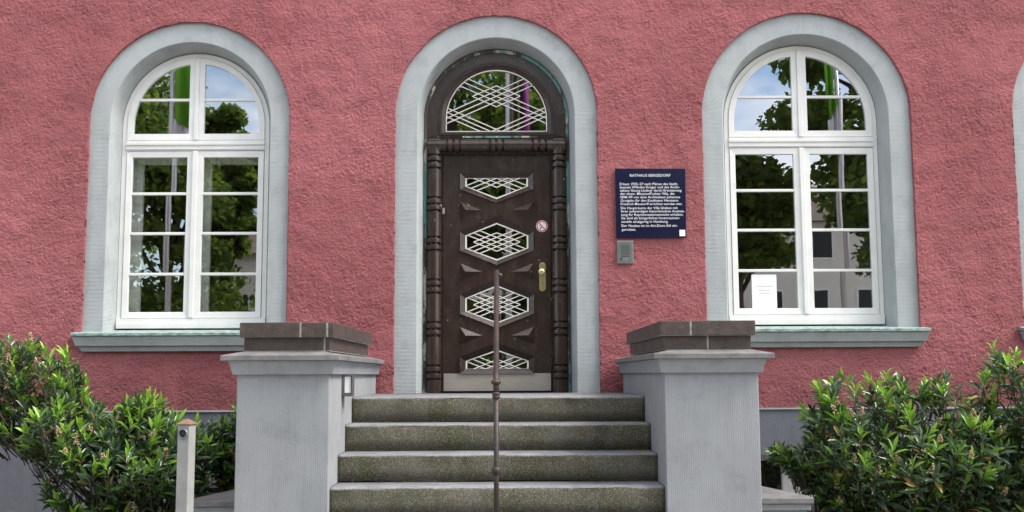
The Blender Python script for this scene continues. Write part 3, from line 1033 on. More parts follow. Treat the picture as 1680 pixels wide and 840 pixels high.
# no-smoking sticker on the door (a thing stuck on it)
st = empty('prohibition_sticker', (0.349, 0.284, 1.596), 'small round red and white prohibition sticker on the brown door', 'sticker')
def disc(mb, cx, cz, r_, y0, y1, n=28):
    return mb.prism([(cx + r_ * math.cos(2 * math.pi * k / n), cz + r_ * math.sin(2 * math.pi * k / n)) for k in range(n)], y0, y1)
disc(MB(), 0.349, 1.596, 0.056, 0.2825, 0.2845).build('backing', 'print', st)
rg_ = MB()
oo = [(0.349 + 0.052 * math.cos(2 * math.pi * k / 28), 1.596 + 0.052 * math.sin(2 * math.pi * k / 28)) for k in range(28)]
ii = [(0.349 + 0.042 * math.cos(2 * math.pi * k / 28), 1.596 + 0.042 * math.sin(2 * math.pi * k / 28)) for k in range(28)]
rg_.ring(oo, ii, 0.2812, 0.2812, 0.2824)
bar2d(rg_, (0.322, 1.628), (0.376, 1.564), 0.009, 0.2811, 0.2823)
rg_.build('red_ring', 'red', st)
bk = MB()
bar2d(bk, (0.330, 1.572), (0.346, 1.586), 0.013, 0.2817, 0.2824)
disc(bk, 0.328, 1.600, 0.006, 0.2817, 0.2824, 10)
bk.build('symbol', 'black', st)

# ------------------------------------------------------------------ stairs
stair = empty('entrance_stairs', (-0.065, -2.5, GROUND), 'mossy grey stone entrance steps between two pillars', 'steps')
SX0, SX1 = -1.207, 1.077
RIS, TRD, NOSE0 = 0.196, 0.3335, -1.585
for i in range(7):
    zt = -RIS * i
    yf = NOSE0 - TRD * i
    yb = 0.02 if i == 0 else yf + TRD + 0.05
    x0, x1 = (SX0, SX1) if yf > -2.7 else (SX0 - 0.0, SX1 + 0.0)
    n = 70
    # profile in (y, z): rounded worn nosing; slightly uneven along x
    prof = [(yb, zt - RIS - (0.02 if i < 6 else 0.05)), (yb, zt)]
    prof += [(yf + 0.028 - 0.028 * math.sin(a), zt - 0.024 + 0.024 * math.cos(a)) for a in [math.pi / 2 * k / 6 for k in range(7)]]
    prof += [(yf + 0.004, zt - RIS * 0.55), (yf + 0.004, zt - RIS - (0.0 if i < 6 else 0.05))]
    vs, fs = [], []
    m = len(prof)
    for k in range(n + 1):
        x = x0 + (x1 - x0) * k / n
        for q, (y, z) in enumerate(prof):
            wob = 0.0060 * (perlin(np.array([x * 3 + i * 7.3]), np.array([q * 0.35 + i]), 33)[0] + 0.6 * perlin(np.array([x * 14 + i * 3.3]), np.array([q * 0.5 + i]), 34)[0]) if 1 < q else 0
            gap = 0.010 * min(1, max(0, perlin(np.array([x * 1.3 + 4]), np.array([2.2]), 35)[0] * 5 + 0.9)) if i == 2 and q == m - 1 else 0
            vs.append((x, y + wob * 1.4, z + gap + wob * (1 if q < m - 2 else 0)))
    for k in range(n):
        for q in range(m):
            q2 = (q + 1) % m
            fs.append((k * m + q, k * m + q2, (k + 1) * m + q2, (k + 1) * m + q))
    fs.append(tuple(range(m)))
    fs.append(tuple(range(n * m + m - 1, n * m - 1, -1)))
    so = MB().add(vs, fs).build('step', 'step', stair)
    for p in so.data.polygons:
        p.use_smooth = len(p.vertices) == 4

# dry leaf crumbs blown into the corners of the treads
rl = np.random.default_rng(91)
lp_, ld_, lu_, ll_ = [], [], [], []
for q in range(90):
    i = rl.integers(0, 5)
    yb_ = NOSE0 - TRD * (i - 1) if i else -0.05
    xx = SX1 - 0.02 - abs(rl.normal(0, .16)) if rl.random() < 0.65 else SX0 + 0.02 + abs(rl.normal(0, .25))
    lp_.append((xx, yb_ - 0.01 - abs(rl.normal(0, .02)), -RIS * i + 0.006))
    ld_.append(rl.normal(0, 1, 3) * (1, 1, 0.25)); lu_.append(np.array([0, 0, 1.0]) + rl.normal(0, .3, 3)); ll_.append(rl.uniform(0.012, 0.032))
LV = np.array([(0, 0, 0), (0.5, 0.35, 0.08), (0.5, -0.35, 0.08), (1, 0, 0.03)], float)
def litter():
    P_, D_, U_, L_ = np.array(lp_), np.array(ld_), np.array(lu_), np.array(ll_)
    o_ = leaf_mesh('leaf_litter', P_, D_, U_, L_, L_, np.full(len(P_), 0.97), 'leaf', None, LV, np.array([(0, 2, 1), (1, 2, 3)]))
    tag(o_, 'dry brown leaf crumbs in the corners of the steps', 'leaf litter', kind='stuff')

# ------------------------------------------------------------------ pillars flanking the stairs
PYF, PYB = -2.65, -0.045
def pillar(inner, outer, label, joints_front, joints_side):
    s = 1 if outer > inner else -1            # direction from the stairs outwards
    root = empty('stair_pillar', ((inner + outer) / 2, (PYF + PYB) / 2, GROUND), label, 'pillar')
    def bx(mb, i0, o0, y0, y1, z0, z1):
        a, c = inner + s * i0, outer + s * o0
        return mb.box(min(a, c), max(a, c), y0, y1, z0, z1)
    bx(MB(), 0, 0, PYF, PYB, GROUND - 0.03, 0.179).build('shaft', 'pillar', root, 0.006)
    # cavetto cornice
    prof = [(0.0, 0.178), (0.006, 0.178), (0.012, 0.19), (0.030, 0.21), (0.050, 0.245), (0.056, 0.277), (0.0, 0.277)]
    cm = MB()
    vs, fs = [], []
    m = len(prof)
    prof = [(0.026, 0.176), (0.029, 0.190), (0.036, 0.222), (0.050, 0.264), (0.053, 0.2695)]
    for p, z in prof:
        xa, xb = inner - s * p, outer + s * p
        vs += [(xa, PYF - p, z), (xb, PYF - p, z), (xb, PYB, z), (xa, PYB, z)]
    for k in range(len(prof) - 1):
        for q in range(4):
            j = (q + 1) % 4
            fs.append((k * 4 + q, k * 4 + j, k * 4 + 4 + j, k * 4 + 4 + q))
    fs += [(3, 2, 1, 0), tuple(len(vs) - 4 + q for q in range(4))]
    cm.add(vs, fs).build('cornice', 'pillar', root, 0.003)
    # slate slabs with a weathered slope, butt joints between them
    ov = 0.078
    xa, xb = inner - s * ov, outer + s * (ov + 0.02)
    ys = [PYF - 0.075] + joints_side + [PYB]
    for k in range(len(ys) - 1):
        y0, y1 = ys[k] + (0.004 if k else 0), ys[k + 1] - (0.004 if k < len(ys) - 2 else 0)
        zi = 0.334
        ins = 0.125
        f0 = ins if k == 0 else 0.0
        v = [(xa, y0, 0.2705), (xb, y0, 0.2705), (xb, y1, 0.2705), (xa, y1, 0.2705),
             (xa, y0, 0.306), (xb, y0, 0.306), (xb, y1, 0.306), (xa, y1, 0.306),
             (xa + s * ins, y0 + f0, zi), (xb - s * ins, y0 + f0, zi), (xb - s * ins, y1, zi), (xa + s * ins, y1, zi)]
        f = [(0, 1, 5, 4), (1, 2, 6, 5), (2, 3, 7, 6), (3, 0, 4, 7), (4, 5, 9, 8), (5, 6, 10, 9), (6, 7, 11, 10), (7, 4, 8, 11), (8, 9, 10, 11), (3, 2, 1, 0)]
        MB().add(v, f).build('slate_slab', 'slate', root, 0.003)
    # two clinker courses, each brick its own piece, on a mortar core
    YE = -0.56
    core = MB()
    bx(core, 0.011, -0.035, PYF + 0.048, YE - 0.005, 0.3345, 0.427)
    bx(core, -0.019, -0.011, PYF + 0.013, YE - 0.005, 0.430, 0.528)
    core.build('mortar_bed', 'mortar', root)
    jw = 0.012
    def course(i_off, o_off, yf, z0, z1, fj, bw):
        a, c = inner + s * i_off, outer + s * o_off
        lo_, hi_ = min(a, c), max(a, c)
        xs = [lo_] + [inner + s * j for j in fj] + [hi_]
        xs = sorted(xs)
        for k in range(len(xs) - 1):
            p0, p1 = xs[k] + (jw / 2 if k else 0), xs[k + 1] - (jw / 2 if k < len(xs) - 2 else 0)
            MB().box(p0, p1, yf, yf + bw, z0 + random.uniform(0, .003), z1 + random.uniform(-.002, .002)).build('brick', 'brick', root, 0.004)
        ln = (YE - (yf + bw))
        cnt = 4
        for side in (0, 1):
            xa_, xb_ = (a, a + s * bw) if side == 0 else (c - s * bw, c)
            for k in range(cnt):
                y0 = yf + bw + jw + ln * k / cnt
                y1 = yf + bw + ln * (k + 1) / cnt
                MB().box(min(xa_, xb_), max(xa_, xb_), y0, y1, z0 + random.uniform(0, .003), z1 + random.uniform(-.002, .002)).build('brick', 'brick', root, 0.004)
    course(0.008, -0.032, PYF + 0.045, 0.337, 0.428, joints_front[:1], 0.11)
    course(-0.022, -0.008, PYF + 0.010, 0.431, 0.531, joints_front[1:], 0.11)
    bx(MB(), 0.10, -0.12, PYF + 0.13, YE - 0.004, 0.5, 0.529).build('brick_top', 'brick', root)
    return root

pilL = pillar(-1.203, -1.832, 'grey pillar left of the steps with a small lamp on its inner side', [0.045, 0.022, 0.205], [-2.35, -1.3])
pilR = pillar(1.077, 1.717, 'grey pillar right of the steps below the navy plaque', [0.31, 0.19], [-2.2, -1.1])

# small lamp on the inner side of the left pillar
lp = empty('step_lamp', (-1.165, -2.1, 0.09), 'small white box lamp with dark frame on the left pillar', 'lamp')
x0, x1, z0, z1 = -1.201, -1.128, 0.016, 0.166
MB().ring([(x0, z0), (x1, z0), (x1, z1), (x0, z1)], [(x0 + .020, z0 + .026), (x1 - .008, z0 + .026), (x1 - .008, z1 - .006), (x0 + .020, z1 - .006)], -2.115, -2.110, -1.98).build('lamp_frame', 'lampframe', lp, 0.002)
MB().box(x0 + 0.018, x1 - 0.006, -2.105, -1.99, z0 + 0.02, z1 - 0.004).build('lamp_glass', 'opal', lp, 0.003)

# low wing walls beside the pillars
def wing(xp, xo, label):
    r_ = empty('wing_wall', ((xp + xo) / 2, -1.9, GROUND), label, 'wall')
    s = 1 if xo > xp else -1
    def tri(ex, z0, z1, zr, mb):
        p = [(xp, -2.12 - ex), (xo + s * ex, -2.12 - ex), (xo + s * ex, -2.0), (xp, -1.15 + ex)]
        zz = [z1, z1, z1, zr]
        v = [(x, y, z0) for x, y in p] + [(x, y, z) for (x, y), z in zip(p, zz)]
        mb.add(v, [(3, 2, 1, 0), (4, 5, 6, 7), (0, 1, 5, 4), (1, 2, 6, 5), (2, 3, 7, 6), (3, 0, 4, 7)])
        return mb
    tri(0.0, GROUND - 0.03, -0.815, -0.815, MB()).build('wall_body', 'pillar', r_, 0.004)
    tri(0.022, -0.812, -0.765, -0.765, MB()).build('cornice', 'pillar', r_, 0.004)
    tri(0.040, -0.763, -0.722, -0.668, MB()).build('coping', 'slate', r_, 0.004)
wing(-1.836, -2.26, 'low slate topped wall left of the left pillar behind the bollard')
wing(1.721, 2.165, 'low slate topped wall right of the right pillar by the shrub')

# ------------------------------------------------------------------ handrail in the middle of the steps
hr = empty('handrail', (-0.068, -2.3, -0.98), 'rusty iron handrail with collared posts in the middle of the steps', 'handrail')
A, Bp = Vector((-0.076, -1.45, 0.985)), Vector((-0.066, -3.12, 0.075))
d = (Bp - A)
MB().tube([A + d * t for t in np.linspace(0, 1, 9)], 0.0190, 14).build('rail', 'rust', hr, smooth=True)
MB().tube([A, A + Vector((0.002, 0.03, 0.004)), A + Vector((0.004, 0.05, -0.02)), A + Vector((0.004, 0.052, -0.045))], [0.0205, 0.02, 0.018, 0.012], 12).build('rail_end', 'rust', hr, smooth=True)
MB().lathe([(0.006, -0.024), (0.018, -0.018), (0.024, 0), (0.018, 0.018), (0.006, 0.024)], (-0.052, -1.47, 0.955), (1, 0, 0), 14).build('rail_knob', 'rust', hr, smooth=True)
MB().tube([(-0.074, -1.43, 0.0), (-0.074, -1.43, 0.94)], 0.017, 12).build('post', 'rust', hr, smooth=True)
MB().tube([(-0.066, -3.14, -0.985), (-0.066, -3.14, 0.06)], 0.0165, 14).build('post', 'rust', hr, smooth=True)
for (z, rr_, hh) in ((0.122, 0.034, 0.016), (0.048, 0.028, 0.012), (0.028, 0.026, 0.016), (-0.432, 0.031, 0.026)):
    MB().lathe([(0.015, -hh), (rr_ * .8, -hh * .75), (rr_, 0), (rr_ * .8, hh * .75), (0.015, hh)], (-0.066, -3.14, z), (0, 0, 1), 18).build('collar', 'rust', hr, smooth=True)
MB().tube([(-0.066, -3.14, 0.05), (-0.066, -3.135, 0.10), (-0.067, -3.11, 0.13)], [0.0165, 0.019, 0.0205], 14).build('rail_bend', 'rust', hr, smooth=True)

# ------------------------------------------------------------------ bollard light
bo = empty('bollard_light', (-2.118, -2.8, GROUND), 'grey square bollard with copper pyramid cap beside the left pillar', 'bollard')
rot = Matrix.Rotation(R(-14), 3, 'Z')
def rbox(hw, z0, z1, top=None):
    c_ = Vector((-2.118, -2.8, 0))
    v = []
    for z, w_ in ((z0, hw), (z1, hw if top is None else top)):
        for sx, sy in ((-1, -1), (1, -1), (1, 1), (-1, 1)):
            v.append(c_ + rot @ Vector((sx * w_, sy * w_, 0)) + Vector((0, 0, z)))
    return MB().add(v, [(3, 2, 1, 0), (4, 5, 6, 7), (0, 1, 5, 4), (1, 2, 6, 5), (2, 3, 7, 6), (3, 0, 4, 7)])
rbox(0.043, GROUND - 0.05, -0.150).build('post', 'postpaint', bo, 0.006)
rbox(0.052, -0.150, -0.142).build('cap_rim', 'copper', bo, 0.002)
rbox(0.050, -0.142, -0.112, 0.004).build('cap', 'copper', bo)
fc = Vector((-2.118, -2.8, -0.208)) + rot @ Vector((0, -0.043, 0))
fd = rot @ Vector((0, -1, 0))
MB().lathe([(0.033, -0.002), (0.035, 0.008), (0.027, 0.013), (0.0255, 0.004), (0.0255, -0.002)], fc, fd, 24).build('lens_ring', 'steel', bo, smooth=True)
MB().lathe([(0.025, -0.001), (0.0245, 0.003), (0.012, 0.006)], fc, fd, 20).build('lens', 'darkslot', bo, smooth=True)

# ------------------------------------------------------------------ plaque, intercom, notice
pq = empty('information_plaque', (1.365, -0.03, 1.767), 'square navy plaque with white lettering right of the door', 'plaque')
MB().add([(1.034, -0.034, 2.098), (1.034, -0.034, 1.436), (1.692, -0.034, 1.437), (1.697, -0.034, 2.095),
          (1.034, -0.02, 2.098), (1.034, -0.02, 1.436), (1.692, -0.02, 1.437), (1.697, -0.02, 2.095)],
         [(0, 1, 2, 3), (7, 6, 5, 4), (0, 4, 5, 1), (1, 5, 6, 2), (2, 6, 7, 3), (3, 7, 4, 0)]).build('plate', 'navy', pq, 0.002)
MB().box(1.10, 1.63, -0.021, 0.02, 1.5, 2.03).build('spacer', 'darkslot', pq)
TXT = ["RATHAUS BERGEDORF", "Erbaut 1925–27 nach Plänen des Stadt-", "baurats Wilhelm Krüger und des Archi-", "tekten Georg Lindner durch Erweiterung",
       "der ehem. Messtorff'schen Villa, die", "1898–99 von dem Architekten Johannes", "Grotjahn für den Kaufmann Hermann", "Friedrich Messtorff errichtet worden war.",
       "Die Haupträume der Villa blieben mit", "ihrer aufwendigen historistischen Ausstat-", "tung für Repräsentationszwecke erhalten.", "Sie sind als bürgerliches Innenraumen-",
       "semble einzigartig in Hamburg.", "Der Neubau ist im Art-Deco-Stil ein-", "gerichtet."]
# baseline height and left / right ends of each line, in metres on the wall
YB = [143, 208, 233, 258, 283, 309, 335, 361, 392, 417, 443, 469, 496, 527, 556]
XE = [(200, 510), (122, 565), (123, 578), (123, 592), (124, 538), (124, 580), (126, 565), (126, 597), (127, 560), (128, 612), (128, 602), (129, 575), (129, 486), (130, 556), (131, 238)]
vs, fs = [], []
for t_, yb_, (xa, xb) in zip(TXT, YB, XE):
    cu = bpy.data.curves.new('line', 'FONT')
    cu.body = t_
    cu.size = 1.0
    cu.offset = 0.002
    cu.resolution_u = 2
    to = bpy.data.objects.new('line', cu)
    C.objects.link(to)
    bpy.context.view_layer.update()
    me = bpy.data.meshes.new_from_object(to.evaluated_get(bpy.context.evaluated_depsgraph_get()))
    co = np.empty(len(me.vertices) * 3)
    me.vertices.foreach_get('co', co)
    co = co.reshape(-1, 3)
    X0 = 1.034 + (xa / 4.667 + 990 - 1009) * 0.005765
    X1 = 1.034 + (xb / 4.667 + 990 - 1009) * 0.005765
    Zb = 2.098 - (yb_ / 4.667 + 260 - 277) * 0.00580
    sx = (X1 - X0) / (co[:, 0].max() - co[:, 0].min())
    sz = 0.0335 if t_ != TXT[0] else 0.036
    base = len(vs)
    for p in co:
        vs.append((X0 + (p[0] - co[:, 0].min()) * sx, -0.0352, Zb + p[1] * sz))
    fs += [tuple(i + base for i in p.vertices) for p in me.polygons]
    bpy.data.objects.remove(to)
    bpy.data.curves.remove(cu)
    bpy.data.meshes.remove(me)
MB().add(vs, fs).build('lettering', 'print', pq, fixn=False)['kind'] = 'stuff'
MB().box(1.628, 1.682, -0.0356, -0.034, 1.452, 1.512).build('blank_sticker', 'print', pq)

ic = empty('intercom', (1.115, -0.03, 1.303), 'small steel intercom plate below the navy plaque', 'intercom')
MB().box(1.040, 1.193, -0.034, 0.01, 1.195, 1.412).build('plate', 'steel', ic, 0.004)
MB().ring([(1.058, 1.222), (1.176, 1.222), (1.176, 1.394), (1.058, 1.394)], [(1.066, 1.230), (1.168, 1.230), (1.168, 1.386), (1.066, 1.386)], -0.038, -0.038, -0.0335).build('rim', 'steel', ic)
for k in range(6):
    MB().box(1.078, 1.156, -0.0372, -0.0342, 1.262 + 0.0195 * k, 1.2675 + 0.0195 * k).build('speaker_slot', 'darkslot', ic)
MB().lathe([(0.010, 0), (0.009, 0.006)], (1.080, -0.034, 1.243), (0, -1, 0), 12).build('call_button', 'darkslot', ic)

no = empty('paper_notice', (2.478, 0.25, 0.946), 'white paper notice on the lower left pane of the right window', 'notice')
MB().box(2.352, 2.590, 0.2268, 0.2282, 0.79, 1.112).build('sheet', 'paper', no)
ik = MB()
for z, xa, xb in ((0.995, 2.395, 2.545), (0.958, 2.415, 2.520), (0.930, 2.425, 2.515)):
    x = xa
    while x < xb:
        w_ = random.uniform(0.006, 0.014)
        ik.box(x, x + w_, 0.2262, 0.2267, z, z + 0.007)
        x += w_ + 0.004
ik.build('print', 'ink', no)['kind'] = 'stuff'

# ------------------------------------------------------------------ foliage
LEAF_V = np.array([(0, 0, 0), (0.38, 0.5, 0.10), (0.40, 0, 0.0), (0.38, -0.5, 0.10), (0.74, 0.36, 0.07), (0.76, 0, 0.015), (0.74, -0.36, 0.07), (1, 0, -0.05)], float)
LEAF_T = np.array([(0, 2, 1), (0, 3, 2), (1, 2, 5), (1, 5, 4), (2, 3, 6), (2, 6, 5), (4, 5, 7), (5, 6, 7)])

def frames(dirs, ups):
    x = dirs / np.linalg.norm(dirs, axis=1, keepdims=True)
    y = np.cross(ups, x)
    y /= np.linalg.norm(y, axis=1, keepdims=True) + 1e-9
    z = np.cross(x, y)
    return np.stack([x, y, z], -1)

def leaf_mesh(name, pos, dirs, ups, length, width, age, mat, parent, tv=LEAF_V, tt=LEAF_T):
    Fm = frames(dirs, ups)
    k = len(pos)
    loc = tv[None] * np.stack([length, width, length], -1)[:, None, :]
    v = np.einsum('kij,knj->kni', Fm, loc) + pos[:, None, :]
    t = tt[None] + (np.arange(k) * len(tv))[:, None, None]
    return fast_mesh(name, v.reshape(-1, 3), t.reshape(-1, 3), mat, parent, np.repeat(age, len(tv)))

litter()

def in_poly(px, pz, poly):
    c_ = np.zeros(px.shape, bool)
    n = len(poly)
    for i in range(n):
        x0, z0 = poly[i]
        x1, z1 = poly[(i + 1) % n]
        cond = ((z0 > pz) != (z1 > pz)) & (px < (x1 - x0) * (pz - z0) / (z1 - z0 + 1e-12) + x0)
        c_ ^= cond
    return c_

def poly_dist(px, pz, poly):
    d = np.full(px.shape, 9.0)
    n = len(poly)
    for i in range(n):
        ax, az = poly[i]
        bx_, bz = poly[(i + 1) % n]
        ex, ez = bx_ - ax, bz - az
        t = np.clip(((px - ax) * ex + (pz - az) * ez) / (ex * ex + ez * ez + 1e-12), 0, 1)
        d = np.minimum(d, np.hypot(px - ax - t * ex, pz - az - t * ez))
    return d

def shrub(name, polys, ymid, ydep, n, roots, label, seed, spikes, lean=(0, 0, 0), young=0.62):
    """polys: silhouettes in (x, z); shoots fill them, thinner towards the rim"""
    r = np.random.default_rng(seed)
    P = []
    for poly, frac in polys:
        xs = [p[0] for p in poly]; zs = [p[1] for p in poly]
        want = int(n * frac)
        got = 0
        while got < want:
            x = r.uniform(min(xs), max(xs), 4000); z = r.uniform(min(zs), max(zs), 4000)
            k = in_poly(x, z, poly)
            x, z = x[k], z[k]
            dd = poly_dist(x, z, poly)
            th = ydep * np.clip(np.sqrt(np.clip(dd, 0, .35) / 0.35), 0.15, 1)
            # most shoots sit on the outer shell facing the street and the light
            q = r.random(len(x)) ** 0.6
            y = ymid + th * (1 - 2 * q) * 1.0
            m = min(len(x), want - got)
            P.append(np.stack([x, y, z], -1)[:m])
            got += m
    P = np.concatenate(P)
    # a few long leaders stand out above the rest
    top_ = np.argsort(-(P[:, 2] + 0.25 * r.random(len(P))))[:max(6, len(P) // 14)]
    P[top_] += np.stack([r.normal(0, .06, len(top_)), r.normal(-.05, .05, len(top_)), r.uniform(0.0, 0.13, len(top_))], -1)
    ns = len(P)
    ctr = np.array([np.mean(P[:, 0]), ymid + 0.2, np.min(P[:, 2]) + 0.2])
    outw = P - ctr
    outw /= np.linalg.norm(outw, axis=1, keepdims=True)
    axis = 0.55 * outw + np.array([0, -0.15, 0.75]) + np.array(lean) + r.normal(0, 0.28, (ns, 3))
    axis /= np.linalg.norm(axis, axis=1, keepdims=True)
    root = empty(name, (roots[0][0], roots[0][1], GROUND), label, 'shrub')
    pos, dr, upv, ln, wd, ag = [], [], [], [], [], []
    topf = np.clip((P[:, 2] - P[:, 2].min()) / (np.ptp(P[:, 2]) + 1e-6), 0, 1)
    for i in range(ns):
        ax = axis[i]
        t1 = np.cross(ax, [0.3, 0.2, 0.9]); t1 /= np.linalg.norm(t1)
        t2 = np.cross(ax, t1)
        new = r.random() < young * (0.35 + 0.65 * topf[i])
        nl = r.integers(7, 13)
        Ls = r.uniform(0.10, 0.17)
        for k in range(nl):
            u = k / nl
            ang = k * 2.4 + r.uniform(-.3, .3)
            el = R(18) + R(52) * u if not new else R(25) + R(50) * u
            el += r.uniform(-.2, .2)
            ring = math.cos(ang) * t1 + math.sin(ang) * t2
            dvec = ring * math.cos(el) + ax * math.sin(el)
            dvec = dvec + np.array([0, 0, -0.12 * (1 - u)])
            pos.append(P[i] + ax * (u - 0.6) * Ls)
            dr.append(dvec)
            upv.append(ax * 0.9 - ring * 0.3 + r.normal(0, .25, 3))
            sz_ = r.uniform(0.095, 0.170) * (1.0 - 0.30 * u)
            ln.append(sz_)
            wd.append(sz_ * r.uniform(0.22, 0.31))
            if new and u > 0.3:
                ag.append(np.clip(0.54 + 0.30 * u + r.normal(0, .09), 0, 0.87))
            else:
                ag.append(np.clip(r.normal(0.22, 0.14), 0, 0.6) if r.random() > 0.035 else r.uniform(0.90, 1.0))
    fo = leaf_mesh('foliage', np.array(pos), np.array(dr), np.array(upv), np.array(ln), np.array(wd), np.array(ag), 'leaf', root)
    fo['kind'] = 'stuff'
    # branches: from the roots to gathered shoots
    br = MB()
    rts = [Vector(q) for q in roots]
    main = set(r.choice(ns, min(ns, 11), replace=False).tolist())
    for i in range(ns):
        e = Vector(P[i])
        a_ = Vector(axis[i])
        b0 = min(rts, key=lambda q: (q - e).length)
        if i in main:
            m1 = b0.lerp(e, 0.45) + Vector((r.normal(0, .07), r.normal(0, .05), -0.10))
            m2 = b0.lerp(e, 0.8) + Vector((r.normal(0, .03), r.normal(0, .03), -0.05))
            br.tube([b0 + Vector((r.normal(0, .05), r.normal(0, .05), 0)), m1, m2, e - a_ * 0.05, e], [0.017, 0.013, 0.009, 0.0035, 0.002], 6)
        else:
            back = (b0 - e).normalized()
            q1 = e - a_ * 0.10 + back * 0.04
            q2 = q1 + (back * 0.8 - a_ * 0.3 + Vector((r.normal(0, .2), r.normal(0, .2), 0))) * 0.14
            br.tube([q2, q1, e - a_ * 0.03, e + a_ * 0.02], [0.0050, 0.0042, 0.0030, 0.002], 5)
    br.build('branches', 'bark', root, fixn=False, smooth=True)
    # faded flower spikes
    sv, stt = [], []
    oct_v = np.array([(1, 0, 0), (-1, 0, 0), (0, 1, 0), (0, -1, 0), (0, 0, 1), (0, 0, -1)], float)
    oct_t = np.array([(0, 2, 4), (2, 1, 4), (1, 3, 4), (3, 0, 4), (2, 0, 5), (1, 2, 5), (3, 1, 5), (0, 3, 5)])
    front = np.argsort(P[:, 1])[:int(ns * 0.45)]
    for i in r.choice(front, spikes, replace=False):
        base = P[i] + axis[i] * 0.05 + np.array([0, -0.05, 0.02])
        ax = axis[i] * 0.6 + np.array([0, 0, .6]) + r.normal(0, .12, 3)
        ax /= np.linalg.norm(ax)
        H = r.uniform(0.05, 0.10)
        for k in range(26):
            u = r.random()
            rad = 0.019 * (1.1 - 0.75 * u)
            a_ = r.random() * 6.283
            p = base + ax * (u * H) + rad * np.array([math.cos(a_), math.sin(a_), 0])
            sv.append(p + oct_v * r.uniform(0.005, 0.0105))
            stt.append(oct_t + 6 * (len(sv) - 1))
    fast_mesh('flower_spikes', np.concatenate(sv), np.concatenate(stt), 'flower', root)['kind'] = 'stuff'
    return root

# left: a broad laurel with a taller left end and a long arching branch
polyA = [(-4.75, 0.33), (-4.35, 0.30), (-4.08, 0.34), (-3.95, 0.40), (-3.86, 0.28), (-3.70, 0.27), (-3.60, 0.28), (-3.46, 0.18), (-3.38, -0.05), (-3.22, -0.22), (-3.03, -0.04),
         (-2.86, -0.02), (-2.76, -0.16), (-2.60, -0.25), (-2.42, -0.28), (-2.34, -0.45), (-2.40, -0.80), (-2.7, -0.93), (-3.1, -0.90), (-3.40, -0.70), (-3.75, -0.50), (-4.05, -0.30), (-4.75, -0.25)]
polyB = [(-3.75, -0.66), (-3.30, -0.80), (-2.75, -0.85), (-2.55, -1.05), (-3.4, -1.12)]
shrub('laurel_shrub', [(polyA, 0.9), (polyB, 0.1)], -1.20, 0.52, 640, [(-3.05, -0.75, GROUND), (-2.7, -0.8, GROUND)],
      'broad glossy laurel shrub under the left window', 21, 24)
polyC = [(-2.42, -0.28), (-2.30, -0.22), (-2.10, -0.20), (-1.90, -0.20), (-1.88, -0.62), (-2.05, -0.68), (-2.35, -0.75)]
shrub('laurel_shrub', [(polyC, 1.0)], -0.98, 0.30, 170, [(-2.15, -0.7, GROUND)], 'small laurel shrub between the bollard and the left pillar', 22, 3)
polyD = [(2.28, -0.52), (2.40, -0.44), (2.44, -0.20), (2.62, 0.0), (2.80, -0.02), (3.0, 0.02), (3.2, -0.03), (3.5, 0.02), (3.75, -0.06), (3.86, -0.06), (4.10, -0.30), (4.15, -0.9), (3.2, -1.05), (2.75, -0.95), (2.55, -0.72)]
polyD2 = [(2.12, -0.47), (2.25, -0.46), (2.60, -0.72), (2.85, -0.98), (2.62, -0.96), (2.35, -0.62)]
shrub('laurel_shrub', [(polyD, 0.86), (polyD2, 0.14)], -1.20, 0.50, 610, [(3.1, -0.75, GROUND), (2.8, -0.85, GROUND)], 'wide laurel shrub with faded flowers right of the steps', 23, 36)
polyE = [(3.80, 0.10), (3.90, 0.24), (4.05, 0.26), (4.3, 0.22), (4.8, 0.28), (5.0, -0.3), (4.9, -1.0), (4.0, -1.0), (3.95, -0.25)]
shrub('laurel_shrub', [(polyE, 1.0)], -1.35, 0.50, 310, [(4.4, -0.8, GROUND)], 'taller laurel shrub cut by the right edge of the picture', 24, 12)

# fern at the lower left corner
fe = empty('fern', (-3.95, -2.0, GROUND), 'small fern at the lower left corner below the shrub', 'fern')
pos, dr, upv, ln, wd, ag = [], [], [], [], [], []
st_ = MB()
r = np.random.default_rng(5)
for k in range(9):
    a_ = k * 0.7 + 0.3
    tip = np.array([math.cos(a_) * 0.38, math.sin(a_) * 0.3, 0.42 + 0.12 * r.random()])
    pts = [np.array([-3.95, -2.0, GROUND]) + np.array([tip[0] * t, tip[1] * t, 1.25 * tip[2] * (t ** 0.6) - 0.12 * t * t]) for t in np.linspace(0, 1, 14)]
    st_.tube([tuple(p) for p in pts], [0.005 - 0.0003 * i for i in range(14)], 4)
    for q in range(2, 14):
        d_ = pts[q] - pts[q - 1]
        sd_ = np.cross(d_, [0, 0, 1]); sd_ /= np.linalg.norm(sd_)
        for s_ in (-1, 1):
            pos.append(pts[q]); dr.append(sd_ * s_ + d_ * 8); upv.append(np.array([0, 0, 1.0]))
            L_ = 0.10 * math.sin(math.pi * (q / 14) ** 0.8) + 0.015
            ln.append(L_); wd.append(0.022); ag.append(r.random())
leaf_mesh('fronds', np.array(pos), np.array(dr), np.array(upv), np.array(ln), np.array(wd), np.array(ag), 'fern', fe)['kind'] = 'stuff'
st_.build('stems', 'bark', fe, fixn=False)

